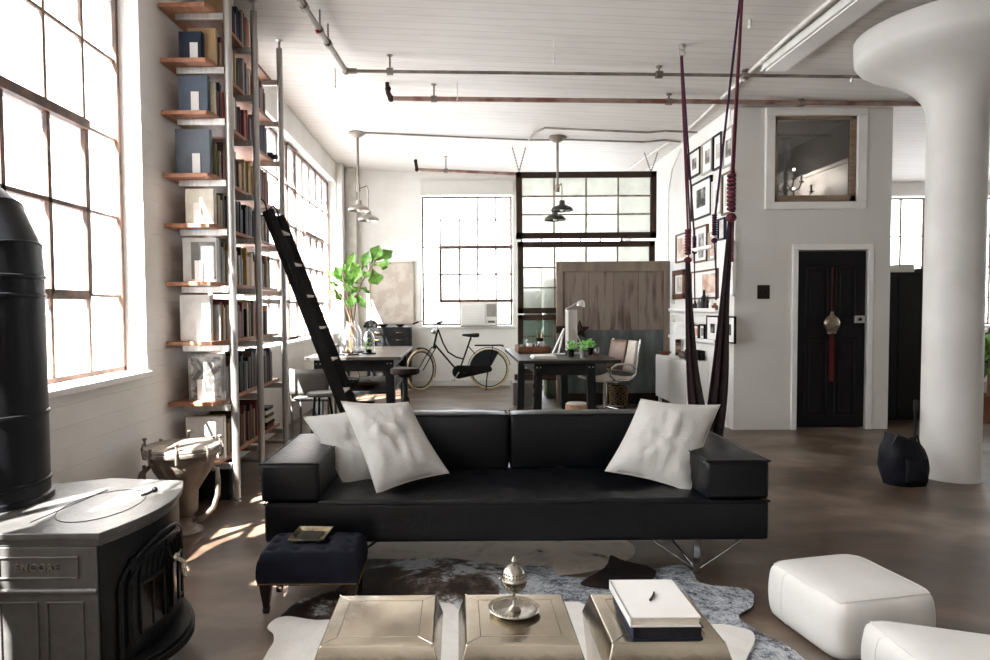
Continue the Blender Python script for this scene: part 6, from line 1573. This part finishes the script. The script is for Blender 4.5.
# ================================================================== CHANDELIER IN THE ENTRANCE ROOM
c = V((at(786, 150, Y=8.3).x, 8.3, 0)); zt = RT-.02
r = thing('chandelier', 'dark branched chandelier with candle arms seen behind the square upper window', 'chandelier', (c.x, c.y, zt-1.0))
part('ceiling_cup', MB().lathe([(0, zt), (.09, zt), (.08, zt-.04), (.02, zt-.07), (0, zt-.07)], (c.x, c.y, 0), 20), M['black'], r, smooth=50)
part('stem', MB().lathe([(0, zt-.06), (.012, zt-.07), (.012, zt-.45), (.035, zt-.5), (.015, zt-.56), (.04, zt-.65), (.02, zt-.75), (.045, zt-.82), (0, zt-.86)], (c.x, c.y, 0), 14), M['black'], r, smooth=50)
for k in range(8):
    a = 2*PI*k/8; e = V((math.cos(a), math.sin(a), 0)); p = V((c.x, c.y, 0)); R_ = .3 if k % 2 else .2; zz = zt-.62 if k % 2 == 0 else zt-.78
    ar = part('arm', MB().tube([p+V((0, 0, zz)), p+e*R_*.4+V((0, 0, zz-.08)), p+e*R_*.85+V((0, 0, zz-.05)), p+e*R_+V((0, 0, zz+.03))], .009, 6), M['black'], r, smooth=60)
    part('candle_cup', MB().lathe([(0, zz+.02), (.03, zz+.03), (.035, zz+.04), (.012, zz+.045), (.012, zz+.12), (0, zz+.12)], (c.x+e.x*R_, c.y+e.y*R_, 0), 10), M['black'], ar, smooth=60)
    if k in (1, 6): part('bulb', MB().ball((c.x+e.x*R_, c.y+e.y*R_, zz+.15), .018, 8), emis('warm_bulb', '#fff1dc', 12), ar, smooth=60)
l = bpy.data.lights.new('chandelier_light', 'POINT'); l.energy = 25; l.color = (1, .9, .8); l.shadow_soft_size = .1
lo_ = bpy.data.objects.new('chandelier_light', l); COL.objects.link(lo_); lo_.location = (c.x, c.y, zt-.75+.2)

# ================================================================== RIGHT SIDE: BAG, WARDROBE, BROOM, FAR PLANT
bc_ = at(901, 470, Y=5.0); bx = bc_.x
r = thing('shoulder_bag', 'soft black nylon bag slumped against the foot of the column', 'bag', (bx, 4.98, 0))
def bag(u, v):
    a = 2*PI*u; t = v
    zz = .36*t; w_ = (.155+.03*math.sin(PI*t*.9))*(1-.22*t**3); d_ = (.11+.03*math.sin(PI*t))*(1-.3*t**2)
    n_ = 1+.1*noise.noise(V((math.cos(a)*2, math.sin(a)*2, t*4)))
    return V((bx+.02-.03*t+w_*n_*math.cos(a), 4.98+d_*n_*math.sin(a), zz*(1+.12*math.cos(a)*t*-1)))
b = MB(); b.grid(bag, 28, 12); b.grid(lambda u, v: V((bx-.01, 4.98, .33)).lerp(bag(u, 1), 1-v), 28, 3); b.grid(lambda u, v: V((bx+.02, 4.98, .001)).lerp(bag(u, 0), 1-v), 28, 2)
part('bag_body', b, M['darkcloth'], r, smooth=70, weld=.001)
part('front_pocket', MB().grid(lambda u, v: V((bx+.0+.16*(u-.5), 4.825-.02*math.sin(PI*u)*math.sin(PI*v), .05+.17*v)), 8, 8), M['darkcloth'], r, solid=.015, smooth=60)
part('carry_strap', MB().tube([(bx-.13, 4.93, .30), (bx-.10, 4.9, .40), (bx-.02, 4.89, .36), (bx+.05, 4.9, .385), (bx+.11, 4.94, .28)], .012, 6, flat=.4), M['black'], r, smooth=60)
p0 = at(910, 434, Y=5.25); p1 = at(916, 402, Y=5.3)
p0 = V((p0.x-.04, 5.14, p0.z)); dd = (p1-p0)
r = thing('umbrella', 'black rod handle of an umbrella standing up out of the bag', 'umbrella', (p0.x, 5.2, .36))
part('shaft', MB().cyl(p0-dd*.1, p0+dd*.8, .012), M['blackmetal'], r, smooth=50); part('grip', MB().cyl(p0+dd*.72, p1, .018).ball(p1, .02, 8), M['black'], r, smooth=50)
# wardrobe
q0 = at(891, 300, Y=7.75); q1 = at(926, 272, Y=7.75)
wr = thing('black_wardrobe', 'tall black wardrobe between the white room and the column', 'wardrobe', ((q0.x+q1.x)/2+.3, 8.1, 0))
wx0, wx1 = 4.80, q1.x+.3
part('carcass', MB().box(wx0+.01, wx1, 7.75, 8.35, 0, q1.z), M['black'], wr, bevel=.004)
wm = (wx0+wx1)/2-.1
for a0, a1 in ((wx0+.04, wm-.005), (wm+.005, wx1-.03)):
    d_ = part('door', MB().box(a0, a1, 7.73, 7.749, .06, q1.z-.04), M['black'], wr, bevel=.003)
c = at(898, 266, Y=7.95)
solo('storage_box', MB().box(c.x-.06, c.x+.13, 7.85, 8.1, q1.z+.001, q1.z+.1), M['offwhite'], 'small pale box on top of the black wardrobe', 'box', bevel=.004)
solo('storage_box', MB().box(c.x+.2, c.x+.42, 7.85, 8.1, q1.z+.001, q1.z+.05), M['black'], 'flat black box on top of the wardrobe beside the pale box', 'box', bevel=.004)
bx_ = at(894, 420, Y=7.5)
r = thing('broom', 'upright wooden-handled brush leaning beside the entrance room corner', 'broom', (4.86, 7.55, 0))
part('handle', MB().cyl((4.85, 7.6, .2), (4.85, 7.68, .62), .014), M['woodtray'], r, smooth=50)
part('bristles', MB().rings([[V((4.85+a*w_, 7.58+c_*.025, z)) for a, c_ in ((-1, -1), (1, -1), (1, 1), (-1, 1))] for z, w_ in ((0, .05), (.2, .035))]), M['brownleather'], r)
part('paint_blot', MB().box(4.84, 4.86, 7.55, 7.552, .12, .14), mat('blue_label', '#3c7fc0', .5), r)
part('collar', MB().cyl((4.85, 7.6, .2), (4.85, 7.6, .26), .03), M['white'], r, smooth=50)
# bare tree outside the far back window
tr_ = thing('bare_tree', 'bare branching tree outside the far back window by the column', 'tree', (7.6, 15.5, -3))
b = MB(); rt = random.Random(11)
def grow(p, d, L, r_, n):
    q = p+d*L; b.tube([p, q], [r_, r_*.7], 5)
    if n:
        for k in range(3): grow(q, (d+V((rt.uniform(-.7, .7), rt.uniform(-.4, .4), rt.uniform(-.2, .5)))).normalized(), L*.72, r_*.6, n-1)
for gx in (7.3, 8.1): grow(V((gx, 15.5, -3)), V((0, 0, 1)), 3.2, .12, 5)
part('branches', b, M['log'], tr_)
# potted plant & coloured boxes in the strip right of the column
c = V((7.75, 7.9, 0))
c = at(990, 350, Y=7.6); c.z = 0
r = thing('potted_palm', 'leafy green potted plant at the far right behind the column', 'plant', c)
part('pot', MB().lathe([(0, 0), (.14, 0), (.18, .3), (.19, .32), (.17, .32), (.16, .28), (0, .28)], c, 20), M['woodtray'], r, smooth=50)
b = MB(); rr = random.Random(4)
for k in range(46):
    a = rr.uniform(0, 2*PI); L = rr.uniform(.25, .5); base_ = c+V((0, 0, .6+rr.uniform(0, .5))); e = V((math.cos(a), math.sin(a), rr.uniform(-.2, .8))).normalized(); s = V((-math.sin(a), math.cos(a), 0))
    b.grid(lambda u, v: base_+e*L*u+s*(v-.5)*.09*math.sin(PI*(.05+.93*u))+V((0, 0, -.25*u*u)), 6, 2)
part('foliage', b, M['leaf'], r, smooth=70)
part('stem', MB().cyl(c+V((0, 0, .28)), c+V((0, 0, 1.1)), .02), M['stem'], r, smooth=50)
